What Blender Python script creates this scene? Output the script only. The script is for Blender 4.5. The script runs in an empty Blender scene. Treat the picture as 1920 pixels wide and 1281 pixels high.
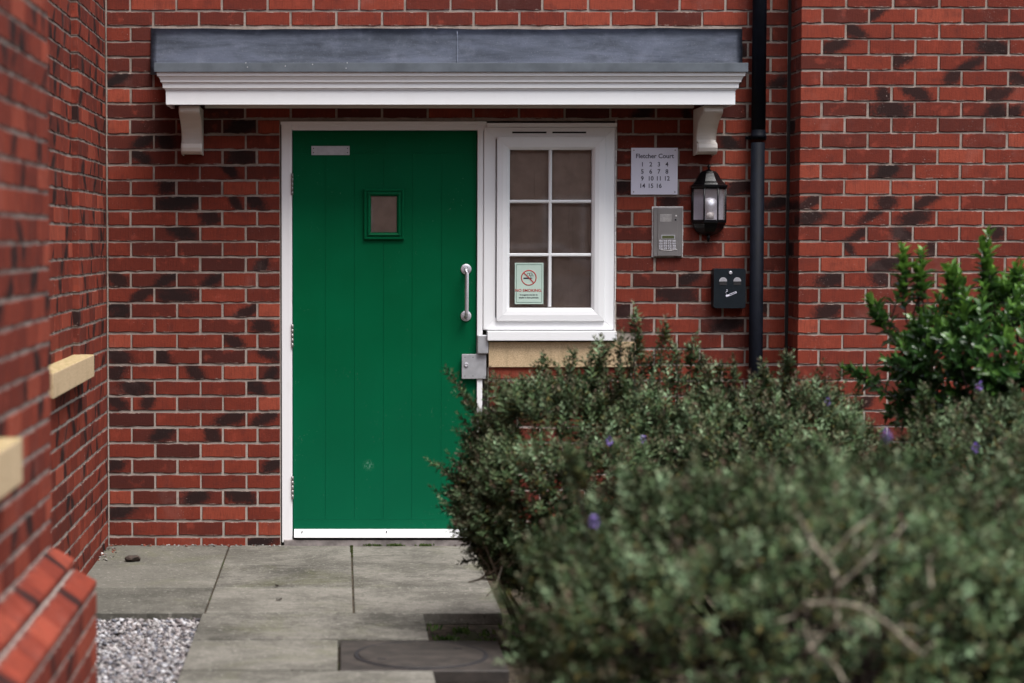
import bpy, bmesh, math, random
import numpy as np
from mathutils import Vector, Matrix

random.seed(7)
rng = np.random.default_rng(7)
S = bpy.context.scene
COL = S.collection
R = math.radians

# ------------------------------------------------------------------ camera, world, sun, exposure
F = 3820.0                      # focal length in photograph pixels (1920 wide)
TILT = math.atan(190.5 / F)
CAMH = 1.507
CAMY = -10.0
cam_d = bpy.data.cameras.new('camera')
cam = bpy.data.objects.new('camera', cam_d)
COL.objects.link(cam)
cam.location = (0, CAMY, CAMH)
cam.rotation_euler = (math.pi / 2 - TILT, 0, 0)
cam_d.sensor_width = 36
cam_d.lens = F * 36 / 1920
cam_d.shift_x = 320 / 1920
cam_d.clip_end = 400
cam_d.dof.use_dof = True
cam_d.dof.focus_distance = 10.0
cam_d.dof.aperture_fstop = 1.9
S.camera = cam

W = bpy.data.worlds.new('World')
S.world = W
W.use_nodes = True
wn = W.node_tree
wn.nodes.clear()
wo = wn.nodes.new('ShaderNodeOutputWorld')
wb = wn.nodes.new('ShaderNodeBackground')
sky = wn.nodes.new('ShaderNodeTexSky')
hs = wn.nodes.new('ShaderNodeHueSaturation')
sky.sky_type = 'NISHITA'
sky.sun_disc = False
SUN_DIR = Vector((0.34, -0.48, 1.25)).normalized()
sky.sun_elevation = math.asin(SUN_DIR.z)
sky.sun_rotation = math.atan2(SUN_DIR.x, SUN_DIR.y)
sky.dust_density = 3.0
sky.air_density = 1.0
hs.inputs['Saturation'].default_value = 0.5
wn.links.new(sky.outputs[0], hs.inputs['Color'])
wn.links.new(hs.outputs[0], wb.inputs['Color'])
wn.links.new(wb.outputs[0], wo.inputs['Surface'])
wb.inputs['Strength'].default_value = 0.10

sun_d = bpy.data.lights.new('sun', 'SUN')
sun_d.energy = 2.1
sun_d.angle = R(32)
sun_d.color = (1.0, 0.985, 0.965)
sun = bpy.data.objects.new('sun', sun_d)
COL.objects.link(sun)
sun.rotation_euler = SUN_DIR.to_track_quat('Z', 'Y').to_euler()
sun.location = (3, -6, 9)

S.view_settings.view_transform = 'Standard'
S.view_settings.look = 'None'
S.view_settings.gamma = 1
S.view_settings.use_curve_mapping = False
S.view_settings.exposure = 1.36

# ------------------------------------------------------------------ pixel of the photograph -> world, used to take measurements off it
ct, st = math.cos(TILT), math.sin(TILT)
def ray(px, py):
    a = (px - 640) / F
    b = -(py - 640.5) / F
    return Vector((a, ct + b * st, -st + b * ct))
def P(px, py, Y=0.0):
    d = ray(px, py)
    t = (Y - CAMY) / d.y
    return Vector((d.x * t, Y, CAMH + d.z * t))
def G(px, py, Z=0.0):
    d = ray(px, py)
    t = (Z - CAMH) / d.z
    return Vector((d.x * t, CAMY + d.y * t, Z))
def to_px(p):
    x, y, z = p[0], p[1] - CAMY, p[2] - CAMH
    zc = y * ct - z * st
    yc = y * st + z * ct
    if zc < 0.1: zc = 0.1
    return 640 + F * x / zc, 640.5 - F * yc / zc

# ------------------------------------------------------------------ material helpers
class N:
    def __init__(s, name):
        s.m = bpy.data.materials.new(name)
        s.m.use_nodes = True
        s.t = s.m.node_tree
        s.b = s.t.nodes['Principled BSDF']
        s.out = s.t.nodes['Material Output']
    def n(s, typ, **kw):
        o = s.t.nodes.new(typ)
        for k, v in kw.items():
            setattr(o, k, v)
        return o
    def l(s, a, b):
        s.t.links.new(a, b)
    def put(s, inp, v):
        if isinstance(v, bpy.types.NodeSocket):
            s.l(v, inp)
        else:
            try: inp.default_value = v
            except Exception: inp.default_value = (*v, 1)
    def math(s, op, a, b=None, c=None, clamp=False):
        o = s.n('ShaderNodeMath', operation=op, use_clamp=clamp)
        s.put(o.inputs[0], a)
        if b is not None: s.put(o.inputs[1], b)
        if c is not None: s.put(o.inputs[2], c)
        return o.outputs[0]
    def mix(s, f, a, b, mode='MIX'):
        o = s.n('ShaderNodeMix', data_type='RGBA', blend_type=mode)
        s.put(o.inputs[0], f)
        for i, v in ((6, a), (7, b)):
            if isinstance(v, bpy.types.NodeSocket): s.l(v, o.inputs[i])
            else: o.inputs[i].default_value = (v[0], v[1], v[2], 1)
        return o.outputs[2]
    def noise(s, vec, scale, detail=4, rough=0.55, dist=0.0):
        o = s.n('ShaderNodeTexNoise')
        if vec is not None: s.l(vec, o.inputs['Vector'])
        o.inputs['Scale'].default_value = scale
        o.inputs['Detail'].default_value = detail
        o.inputs['Roughness'].default_value = rough
        o.inputs['Distortion'].default_value = dist
        return o.outputs['Fac']
    def ramp(s, f, stops):
        o = s.n('ShaderNodeValToRGB')
        s.l(f, o.inputs[0])
        e = o.color_ramp.elements
        while len(e) < len(stops): e.new(0.5)
        for k, (p, c) in enumerate(stops):
            e[k].position = p
            e[k].color = (c, c, c, 1) if isinstance(c, (int, float)) else (*c, 1)
        return o.outputs[0]
    def step(s, f, a, b):
        o = s.n('ShaderNodeMapRange', interpolation_type='SMOOTHSTEP')
        s.put(o.inputs[0], f)
        o.inputs[1].default_value = a
        o.inputs[2].default_value = b
        return o.outputs[0]
    def mapping(s, vec, scale=(1, 1, 1), loc=(0, 0, 0)):
        o = s.n('ShaderNodeMapping')
        s.l(vec, o.inputs[0])
        o.inputs['Scale'].default_value = scale
        o.inputs['Location'].default_value = loc
        return o.outputs[0]
    def bump(s, h, strength=0.3, dist=0.01):
        o = s.n('ShaderNodeBump')
        s.l(h, o.inputs['Height'])
        o.inputs['Strength'].default_value = strength
        o.inputs['Distance'].default_value = dist
        s.l(o.outputs[0], s.b.inputs['Normal'])
    def pos(s):
        return s.n('ShaderNodeNewGeometry').outputs['Position']
    def set(s, col=None, rough=None, metal=None, spec=None):
        if col is not None:
            if isinstance(col, bpy.types.NodeSocket): s.l(col, s.b.inputs['Base Color'])
            else: s.b.inputs['Base Color'].default_value = (*col, 1)
        if rough is not None: s.put(s.b.inputs['Roughness'], rough)
        if metal is not None: s.b.inputs['Metallic'].default_value = metal
        if spec is not None: s.b.inputs['Specular IOR Level'].default_value = spec
        return s.m

def simple(name, col, rough=0.5, metal=0.0, var=0.12, scale=30, bump=0.0, spec=None):
    k = N(name)
    p = k.pos()
    f = k.noise(p, scale, 4)
    c2 = tuple(max(0, c * (1 - var * 2)) for c in col)
    c = k.mix(k.step(f, 0.3, 0.7), c2, col)
    k.set(c, k.math('ADD', k.math('MULTIPLY', f, 0.15), rough - 0.07), metal, spec)
    if bump: k.bump(k.noise(p, scale * 8, 3), bump, 0.002)
    return k.m

def brick_material(joined):
    k = N('brick_clay_joined' if joined else 'brick_clay')
    if joined:
        a = k.n('ShaderNodeAttribute', attribute_name='bc')
        colr, alpha = a.outputs['Color'], a.outputs['Alpha']
    else:
        a = k.n('ShaderNodeObjectInfo')
        colr, alpha = a.outputs['Color'], a.outputs['Alpha']
    sp = k.n('ShaderNodeSeparateColor'); k.l(colr, sp.inputs[0])
    tone, u, v = sp.outputs[0], sp.outputs[1], sp.outputs[2]
    loc = k.n('ShaderNodeAttribute', attribute_name='loc').outputs['Vector']
    off = k.n('ShaderNodeCombineXYZ')
    k.put(off.inputs[0], k.math('MULTIPLY', tone, 37.0)); k.put(off.inputs[2], k.math('MULTIPLY', tone, 91.0))
    add = k.n('ShaderNodeVectorMath', operation='ADD'); k.l(loc, add.inputs[0]); k.l(off.outputs[0], add.inputs[1])
    q = add.outputs[0]
    sl = k.n('ShaderNodeSeparateXYZ'); k.l(loc, sl.inputs[0])
    x, z = sl.outputs[0], sl.outputs[2]
    dx = k.math('SUBTRACT', x, k.math('MULTIPLY', k.math('SUBTRACT', u, 0.5), 0.215))
    dx = k.math('SUBTRACT', dx, k.math('MULTIPLY', z, k.math('MULTIPLY', k.math('SUBTRACT', k.math('FRACT', k.math('MULTIPLY', tone, 7.0)), 0.42), 2.6)))
    dx = k.math('DIVIDE', dx, k.math('ADD', k.math('MULTIPLY', alpha, 0.12), 0.002))
    dz = k.math('DIVIDE', k.math('SUBTRACT', z, k.math('MULTIPLY', k.math('SUBTRACT', v, 0.5), 0.065)), 0.05)
    d = k.math('SQRT', k.math('ADD', k.math('MULTIPLY', dx, dx), k.math('MULTIPLY', dz, dz)))
    nb = k.noise(q, 22, 5, 0.6)
    d = k.math('ADD', d, k.math('MULTIPLY', k.math('SUBTRACT', nb, 0.5), 1.5))
    dark = k.step(k.math('ADD', d, k.math('MULTIPLY', k.math('SUBTRACT', k.noise(q, 90, 3, 0.6), 0.5), 1.1)), 1.55, 0.55)
    dark = k.math('MULTIPLY', dark, k.step(alpha, 0.02, 0.06))
    base = k.ramp(tone, [(0.0, (0.042, 0.015, 0.013)), (0.25, (0.088, 0.021, 0.015)), (0.55, (0.142, 0.027, 0.017)), (0.85, (0.190, 0.036, 0.021)), (1.0, (0.285, 0.062, 0.036))])
    # drag-faced clay: streaks, darker clouds, lime specks
    st_ = k.noise(k.mapping(q, (150, 150, 14)), 1.0, 3, 0.6)
    base = k.mix(k.math('MULTIPLY', k.step(st_, 0.42, 0.72), 0.34), base, (0.06, 0.015, 0.013))
    cl = k.noise(q, 14, 4)
    base = k.mix(k.math('MULTIPLY', k.step(cl, 0.5, 0.75), 0.45), base, (0.065, 0.020, 0.018))
    base = k.mix(k.math('MULTIPLY', k.step(cl, 0.44, 0.28), 0.45), base, (0.29, 0.055, 0.034))
    edge = k.step(k.math('ADD', k.math('ABSOLUTE', z), k.math('MULTIPLY', nb, 0.012)), 0.032, 0.040)
    base = k.mix(k.math('MULTIPLY', edge, 0.6), base, (0.055, 0.02, 0.018))
    base = k.mix(k.math('MULTIPLY', dark, 0.9), base, (0.014, 0.011, 0.011))
    w = k.pos()
    sp2 = k.noise(w, 170, 2, 0.5)
    gate = k.step(k.noise(w, 7, 3), 0.50, 0.68)
    base = k.mix(k.math('MULTIPLY', k.math('MULTIPLY', k.step(sp2, 0.66, 0.74), gate), 0.55), base, (0.52, 0.40, 0.36))
    bl = k.step(k.noise(w, 3.2, 5, 0.65), 0.56, 0.80)
    base = k.mix(k.math('MULTIPLY', bl, 0.2), base, (0.30, 0.19, 0.17))
    sm = k.math('MULTIPLY', k.step(k.math('SUBTRACT', k.math('ABSOLUTE', z), k.math('MULTIPLY', k.noise(w, 55, 4, 0.7), 0.02)), 0.0185, 0.0225), k.step(k.noise(w, 16, 4, 0.65), 0.46, 0.60))
    base = k.mix(k.math('MULTIPLY', sm, 0.6), base, (0.30, 0.235, 0.20))
    k.set(base, 0.88, 0, 0.10)
    h = k.math('ADD', k.math('MULTIPLY', st_, 0.6), k.noise(q, 120, 4, 0.7))
    k.bump(h, 0.55, 0.003)
    return k.m

def mortar_material():
    k = N('lime_mortar')
    w = k.pos()
    a = k.noise(w, 9, 5, 0.65)
    c = k.mix(k.step(a, 0.3, 0.7), (0.20, 0.16, 0.135), (0.33, 0.275, 0.24))
    sz = k.n('ShaderNodeSeparateXYZ'); k.l(w, sz.inputs[0])
    lo = k.math('MULTIPLY', k.step(k.math('ADD', sz.outputs[2], k.math('MULTIPLY', a, 0.8)), 2.0, 0.7), 0.5)
    c = k.mix(lo, c, (0.42, 0.375, 0.335))
    c = k.mix(k.math('MULTIPLY', k.step(k.noise(w, 60, 3), 0.55, 0.75), 0.5), c, (0.16, 0.12, 0.10))
    k.set(c, 0.95, 0, 0.2)
    k.bump(k.noise(w, 250, 4, 0.7), 0.6, 0.003)
    return k.m

def slab_material():
    k = N('concrete_slab')
    w = k.pos()
    oi = k.n('ShaderNodeObjectInfo').outputs['Random']
    big = k.noise(w, 2.6, 9, 0.78, 0.3)
    c = k.mix(k.step(big, 0.38, 0.60), (0.060, 0.056, 0.047), (0.165, 0.154, 0.133))
    strk = k.noise(k.mapping(w, (14, 26, 26)), 1.0, 8, 0.8, 0.3)
    c = k.mix(k.math('MULTIPLY', k.step(strk, 0.48, 0.62), 0.5), c, (0.055, 0.052, 0.044))
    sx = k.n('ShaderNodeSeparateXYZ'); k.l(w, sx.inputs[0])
    # darker stones towards the wall on the left
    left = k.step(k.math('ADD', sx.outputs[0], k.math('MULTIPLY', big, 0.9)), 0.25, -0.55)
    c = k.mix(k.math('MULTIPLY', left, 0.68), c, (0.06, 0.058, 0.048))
    alg = k.math('MULTIPLY', k.step(k.noise(k.mapping(w, (1, 1, 1), (.3, .5, 0)), 1.5, 6, 0.7, 1.0), 0.50, 0.68), 0.45)
    c = k.mix(alg, c, (0.085, 0.088, 0.038))
    v = k.n('ShaderNodeTexVoronoi'); k.l(w, v.inputs['Vector']); v.inputs['Scale'].default_value = 190
    c = k.mix(k.math('MULTIPLY', k.step(v.outputs['Distance'], 0.28, 0.1), 0.35), c, (0.33, 0.31, 0.28))
    c = k.mix(k.math('MULTIPLY', k.step(k.noise(w, 60, 5, 0.75), 0.58, 0.70), 0.55), c, (0.32, 0.30, 0.265))
    c = k.mix(k.math('MULTIPLY', k.step(k.noise(w, 90, 5, 0.75), 0.48, 0.34), 0.5), c, (0.04, 0.038, 0.032))
    c = k.mix(k.math('MULTIPLY', oi, 0.18), c, (0.30, 0.28, 0.24))
    c = k.mix(k.math('MULTIPLY', k.step(k.noise(w, 42, 3, 0.6), 0.60, 0.67), 0.5), c, (0.30, 0.285, 0.25))
    c = k.mix(k.math('MULTIPLY', k.step(k.noise(k.mapping(w, (1, 1, 1), (5, 3, 0)), 34, 3, 0.6), 0.60, 0.68), 0.55), c, (0.045, 0.042, 0.036))
    k.set(c, 0.85, 0, 0.15)
    k.bump(k.noise(w, 60, 8, 0.8), 0.7, 0.006)
    return k.m

def lead_material():
    k = N('weathered_lead')
    w = k.pos()
    a = k.noise(k.mapping(w, (1.2, 3, 7)), 2.0, 8, 0.72, 0.3)
    b = k.noise(w, 9, 5, 0.65)
    c = k.mix(k.step(a, 0.36, 0.66), (0.080, 0.092, 0.120), (0.165, 0.185, 0.245))
    c = k.mix(k.math('MULTIPLY', k.step(b, 0.50, 0.74), 0.45), c, (0.25, 0.27, 0.34))
    c = k.mix(k.math('MULTIPLY', k.step(k.noise(w, 150, 3), 0.6, 0.7), 0.25), c, (0.40, 0.42, 0.48))
    k.set(c, k.math('ADD', k.math('MULTIPLY', a, 0.3), 0.42), 0.15, 0.5)
    k.bump(k.noise(w, 12, 4), 0.25, 0.01)
    return k.m

def green_material():
    k = N('green_door_paint')
    w = k.pos()
    a = k.noise(w, 3.0, 4)
    c = k.mix(k.step(a, 0.3, 0.7), (0.0005, 0.080, 0.029), (0.0006, 0.092, 0.035))
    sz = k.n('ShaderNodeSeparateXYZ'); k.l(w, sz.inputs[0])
    sky_tint = k.math('MULTIPLY', k.step(k.math('ADD', sz.outputs[2], k.math('MULTIPLY', k.noise(w, 6, 5, 0.7), 0.6)), 1.5, 0.3), 0.25)
    c = k.mix(sky_tint, c, (0.008, 0.130, 0.082))  # sky light on the lower door painted in as a lighter, bluer green
    vd = k.n('ShaderNodeVectorMath', operation='DISTANCE'); k.l(w, vd.inputs[0]); vd.inputs[1].default_value = (0.134, 0.026, 0.395)
    c = k.mix(k.math('MULTIPLY', k.step(vd.outputs['Value'], 0.035, 0.01), k.math('MULTIPLY', k.step(k.noise(w, 160, 3, 0.7), 0.5, 0.6), 0.6)), c, (0.14, 0.30, 0.22))
    sc = k.step(k.noise(w, 130, 2, 0.5), 0.71, 0.74)
    sc = k.math('MULTIPLY', sc, k.step(k.noise(w, 4, 3), 0.5, 0.6))
    c = k.mix(k.math('MULTIPLY', sc, 0.5), c, (0.16, 0.30, 0.22))
    k.set(c, k.math('ADD', k.math('MULTIPLY', k.noise(w, 14, 4), 0.16), 0.38), 0, 0.06)
    k.bump(k.noise(k.mapping(w, (120, 120, 6)), 1.0, 3), 0.06, 0.002)
    return k.m

def white_material(name, col=(0.80, 0.80, 0.81), dirt=0.25, rough=0.35):
    k = N(name)
    w = k.pos()
    a = k.noise(k.mapping(w, (14, 14, 4)), 1.0, 5, 0.65)
    c = k.mix(k.math('MULTIPLY', k.step(a, 0.52, 0.8), dirt), col, (0.42, 0.38, 0.33))
    c = k.mix(k.math('MULTIPLY', k.step(k.noise(w, 120, 3), 0.70, 0.76), dirt), c, (0.3, 0.27, 0.24))
    k.set(c, k.math('ADD', k.math('MULTIPLY', a, 0.2), rough - 0.1), 0, 0.45)
    return k.m

def stone_material():
    k = N('sandstone')
    w = k.pos()
    a = k.noise(w, 160, 4, 0.7)
    c = k.mix(k.step(a, 0.35, 0.65), (0.40, 0.285, 0.165), (0.58, 0.435, 0.275))
    c = k.mix(k.math('MULTIPLY', k.step(k.noise(k.mapping(w, (22, 22, 5)), 1.0, 6, 0.7), 0.48, 0.72), 0.5), c, (0.25, 0.19, 0.10))
    gn = k.n('ShaderNodeNewGeometry')
    sx = k.n('ShaderNodeSeparateXYZ'); k.l(gn.outputs['Normal'], sx.inputs[0])
    top = k.math('MULTIPLY', k.step(sx.outputs[2], 0.5, 0.9), k.step(k.noise(w, 40, 4), 0.3, 0.6))
    c = k.mix(k.math('MULTIPLY', top, 0.7), c, (0.20, 0.17, 0.06))
    k.set(c, 0.85, 0, 0.25)
    k.bump(a, 0.4, 0.002)
    return k.m

def leaf_material(name, rough=0.5, trans=0.25, spec=0.4):
    k = N(name)
    c = k.n('ShaderNodeAttribute', attribute_name='tint').outputs['Color']
    k.set(c, rough, 0, spec)
    tr = k.n('ShaderNodeBsdfTranslucent'); k.l(c, tr.inputs[0])
    mx = k.n('ShaderNodeMixShader'); mx.inputs[0].default_value = trans
    k.l(k.b.outputs[0], mx.inputs[1]); k.l(tr.outputs[0], mx.inputs[2])
    k.l(mx.outputs[0], k.out.inputs['Surface'])
    return k.m

def glass_material(name, tint=(0.9, 0.9, 0.9), fres=1.0, dust=0.0):
    k = N(name)
    k.t.nodes.remove(k.b)
    k.m.use_transparent_shadow = True
    tr = k.n('ShaderNodeBsdfTransparent'); tr.inputs[0].default_value = (*tint, 1)
    gl = k.n('ShaderNodeBsdfGlossy'); gl.inputs['Roughness'].default_value = 0.015
    fr = k.n('ShaderNodeFresnel'); fr.inputs[0].default_value = 1.5
    f = k.math('MULTIPLY', fr.outputs[0], 0.95 * fres, clamp=True)
    mx = k.n('ShaderNodeMixShader')
    k.l(f, mx.inputs[0]); k.l(tr.outputs[0], mx.inputs[1]); k.l(gl.outputs[0], mx.inputs[2])
    if dust:
        df = k.n('ShaderNodeBsdfDiffuse'); df.inputs[0].default_value = (0.62, 0.56, 0.57, 1)
        m2 = k.n('ShaderNodeMixShader'); m2.inputs[0].default_value = dust
        k.l(mx.outputs[0], m2.inputs[1]); k.l(df.outputs[0], m2.inputs[2]); mx = m2
    k.l(mx.outputs[0], k.out.inputs['Surface'])
    return k.m

def soil_material():
    k = N('dark_soil')
    w = k.pos()
    c = k.mix(k.step(k.noise(w, 30, 6, 0.7), 0.35, 0.65), (0.022, 0.017, 0.012), (0.075, 0.058, 0.04))
    c = k.mix(k.math('MULTIPLY', k.step(k.noise(w, 5, 4), 0.52, 0.65), 0.6), c, (0.035, 0.055, 0.014))
    k.set(c, 0.95, 0, 0.2)
    k.bump(k.noise(w, 60, 5, 0.7), 0.8, 0.02)
    return k.m

M = dict(
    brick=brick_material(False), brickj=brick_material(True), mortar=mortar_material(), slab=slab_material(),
    lead=lead_material(), green=green_material(), upvc=white_material('white_upvc', dirt=0.07),
    wood=white_material('white_painted_wood', (0.78, 0.77, 0.78), 0.12, 0.4),
    cream=white_material('cream_moulding', (0.60, 0.55, 0.50), 0.12, 0.4),
    stone=stone_material(), soil=soil_material(),
    steel=simple('brushed_steel', (0.27, 0.25, 0.245), 0.42, 0.6, 0.04, 14),
    satin=simple('satin_aluminium', (0.50, 0.50, 0.52), 0.42, 0.45, 0.08, 25),
    chrome=simple('bright_steel', (0.60, 0.58, 0.62), 0.42, 0.55, 0.04, 20),
    black=simple('black_plastic', (0.0050, 0.0062, 0.011), 0.6, 0, 0.2, 20, 0, 0.10),
    blackm=simple('black_cast_metal', (0.003, 0.003, 0.004), 0.33, 0, 0.2, 30, 0.1, 0.3),
    bin=simple('black_powder_coat', (0.0045, 0.008, 0.012), 0.5, 0, 0.1, 60, 0.1, 0.25),
    edge=simple('grey_edge_trim', (0.100, 0.115, 0.135), 0.5, 0, 0.18, 9),
    dark=simple('dark_void', (0.010, 0.008, 0.010), 0.8),
    ink=simple('ink', (0.030, 0.020, 0.045), 0.6),
    sign=simple('sign_plate', (0.70, 0.68, 0.78), 0.4, 0, 0.03, 5),
    red=simple('red_print', (0.50, 0.045, 0.040), 0.6),
    sticker=simple('pale_green_sticker', (0.50, 0.63, 0.55), 0.45, 0, 0.04, 8),
    tealink=simple('dark_green_print', (0.03, 0.12, 0.09), 0.6),
    blind=simple('brown_blind', (0.47, 0.335, 0.265), 0.85, 0, 0.09, 16, 0.2),
    glass=glass_material('window_glass', (0.98, 0.98, 0.98)), lglass=glass_material('lantern_glass', (0.96, 0.95, 0.95), 0.3, 0.07),
    lcd=simple('lcd', (0.10, 0.11, 0.05), 0.3),
    bulb=simple('bulb_glass', (0.86, 0.87, 0.95), 0.3, 0, 0.02),
    sealant=simple('white_sealant', (0.72, 0.68, 0.66), 0.6, 0, 0.15, 80, 0.4),
    threshold=simple('concrete_threshold', (0.27, 0.235, 0.225), 0.85, 0, 0.25, 22, 0.4),
    mastic=simple('dark_mastic', (0.016, 0.011, 0.010), 0.8, 0, 0.2, 40, 0.3),
    twig=simple('grey_brown_bark', (0.30, 0.255, 0.19), 0.85, 0, 0.3, 40, 0.5),
    twigd=simple('dark_bark', (0.05, 0.032, 0.024), 0.85, 0, 0.3, 40, 0.5),
    leaf=leaf_material('hebe_leaf', 0.5, 0.10, 0.10), gleaf=leaf_material('glossy_leaf', 0.30, 0.28, 0.5),
    petal=leaf_material('purple_petal', 0.6, 0.3), grass=leaf_material('weed_leaf', 0.5, 0.3),
    pebble=leaf_material('gravel_stone', 0.8, 0.0, 0.3),
    tarmac=simple('tarmac', (0.05, 0.05, 0.052), 0.9, 0, 0.2, 40, 0.6),
    farwall=simple('far_brickwork', (0.15, 0.075, 0.055), 0.9, 0, 0.2, 3),
    farroof=simple('far_roof_tile', (0.07, 0.06, 0.06), 0.8, 0, 0.2, 4),
    manhole=simple('stained_cast_lid', (0.040, 0.031, 0.026), 0.7, 0, 0.3, 12, 0.5),
    carred=simple('red_car_paint', (0.45, 0.03, 0.03), 0.25),
    tyre=simple('tyre_rubber', (0.02, 0.02, 0.02), 0.85),
)

# ------------------------------------------------------------------ object helpers
def link(o, parent=None):
    COL.objects.link(o)
    if parent is not None: o.parent = parent
    return o
def thing(name, label, cat, loc=(0, 0, 0), group=None, kind=None):
    o = bpy.data.objects.new(name, None)
    o.empty_display_size = 0.05
    o.location = loc
    if label: o['label'] = label
    if cat: o['category'] = cat
    if group: o['group'] = group
    if kind: o['kind'] = kind
    return link(o)
class MB:
    """collects geometry in world coordinates; build() stores it relative to its parent thing"""
    def __init__(s): s.bm = bmesh.new()
    def box(s, x0, x1, y0, y1, z0, z1, bev=0.0, seg=2):
        vs = [s.bm.verts.new((x, y, z)) for x in (x0, x1) for y in (y0, y1) for z in (z0, z1)]
        idx = [(0, 1, 3, 2), (4, 6, 7, 5), (0, 4, 5, 1), (2, 3, 7, 6), (0, 2, 6, 4), (1, 5, 7, 3)]
        fs = [s.bm.faces.new([vs[i] for i in f]) for f in idx]
        if bev:
            es = list({e for f in fs for e in f.edges})
            bmesh.ops.bevel(s.bm, geom=es, offset=bev, segments=seg, affect='EDGES', profile=0.6)
        return s
    def prism(s, pts, axis, a0, a1, bev=0.0):
        """pts: 2-D outline; axis 'x': (y,z), 'y': (x,z), 'z': (x,y)"""
        def v(p, a):
            return {'x': (a, p[0], p[1]), 'y': (p[0], a, p[1]), 'z': (p[0], p[1], a)}[axis]
        A = [s.bm.verts.new(v(p, a0)) for p in pts]
        B = [s.bm.verts.new(v(p, a1)) for p in pts]
        n = len(pts)
        fs = [s.bm.faces.new(A), s.bm.faces.new(B[::-1])]
        for i in range(n):
            fs.append(s.bm.faces.new((A[i], B[i], B[(i + 1) % n], A[(i + 1) % n])))
        if bev:
            es = list({e for f in fs[:2] for e in f.edges})
            bmesh.ops.bevel(s.bm, geom=es, offset=bev, segments=2, affect='EDGES', profile=0.6)
        return s
    def tube(s, pts, radii, seg=8, cap=True):
        pts = [Vector(p) for p in pts]
        if not isinstance(radii, (list, tuple)): radii = [radii] * len(pts)
        rings = []
        up = Vector((0.13, 0.21, 0.97))
        for i, p in enumerate(pts):
            d = (pts[min(i + 1, len(pts) - 1)] - pts[max(i - 1, 0)]).normalized()
            a = d.cross(up)
            if a.length < 0.05: a = d.cross(Vector((1, 0, 0)))
            a.normalize(); b = d.cross(a)
            rings.append([s.bm.verts.new(p + (a * math.cos(t) + b * math.sin(t)) * radii[i]) for t in [2 * math.pi * j / seg for j in range(seg)]])
        for r0, r1 in zip(rings, rings[1:]):
            for j in range(seg):
                f = s.bm.faces.new((r0[j], r0[(j + 1) % seg], r1[(j + 1) % seg], r1[j])); f.smooth = True
        if cap:
            s.bm.faces.new(rings[0][::-1]); s.bm.faces.new(rings[-1])
        return s
    def lathe(s, c, prof, seg=24, axis='z', a0=0.0, a1=2 * math.pi, smooth=True, cap=True):
        """prof: (r, h) along axis through c"""
        full = abs(a1 - a0 - 2 * math.pi) < 1e-6
        n = seg if full else seg + 1
        rings = []
        for r, h in prof:
            ring = []
            for j in range(n):
                t = a0 + (a1 - a0) * j / seg
                u, w = r * math.cos(t), r * math.sin(t)
                q = {'z': (u, w, h), 'y': (u, h, w), 'x': (h, u, w)}[axis]
                ring.append(s.bm.verts.new((c[0] + q[0], c[1] + q[1], c[2] + q[2])))
            rings.append(ring)
        for r0, r1 in zip(rings, rings[1:]):
            for j in range(n if full else n - 1):
                f = s.bm.faces.new((r0[j], r0[(j + 1) % n], r1[(j + 1) % n], r1[j])); f.smooth = smooth
        for rr, fl in ((rings[0], True), (rings[-1], False)):
            if not cap: break
            try: s.bm.faces.new(rr[::-1] if fl else rr)
            except ValueError: pass
        return s
    def build(s, name, mat, parent=None, label=None, kind=None, bev=0.0):
        bmesh.ops.recalc_face_normals(s.bm, faces=s.bm.faces)
        if parent is not None:
            w = Vector((0, 0, 0)); q = parent
            while q is not None: w += q.location; q = q.parent
            bmesh.ops.translate(s.bm, vec=-w, verts=s.bm.verts)
        me = bpy.data.meshes.new(name)
        s.bm.to_mesh(me); s.bm.free()
        me.materials.append(mat)
        o = bpy.data.objects.new(name, me)
        if label: o['label'] = label
        if kind: o['kind'] = kind
        return link(o, parent)
def tagm(o, label, cat, group=None):
    o['label'] = label; o['category'] = cat
    if group: o['group'] = group
    # give a single-mesh thing an origin at its own base
    bb = [Vector(c) for c in o.bound_box]
    c = sum(bb, Vector()) / 8; c.z = min(v.z for v in bb)
    o.data.transform(Matrix.Translation(-c)); o.location += c
    return o

def frame_pieces(x0, x1, z0, z1, prof, gap=0.0004):
    """mitred picture-frame pieces; prof: closed list of (inset, y). yields four MBs"""
    out = []
    corners = [((x0, z0), (1, 1)), ((x1, z0), (-1, 1)), ((x1, z1), (-1, -1)), ((x0, z1), (1, -1))]
    for i in range(4):
        (ax, az), (sx, sz) = corners[i]
        (bx, bz), (tx, tz) = corners[(i + 1) % 4]
        d = Vector((bx - ax, 0, bz - az)).normalized() * gap
        m = MB()
        A = [m.bm.verts.new((ax + sx * a + d.x, y, az + sz * a + d.z)) for a, y in prof]
        B = [m.bm.verts.new((bx + tx * a - d.x, y, bz + tz * a - d.z)) for a, y in prof]
        m.bm.faces.new(A); m.bm.faces.new(B[::-1])
        n = len(prof)
        for j in range(n):
            m.bm.faces.new((A[j], B[j], B[(j + 1) % n], A[(j + 1) % n]))
        out.append(m)
    return out

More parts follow.
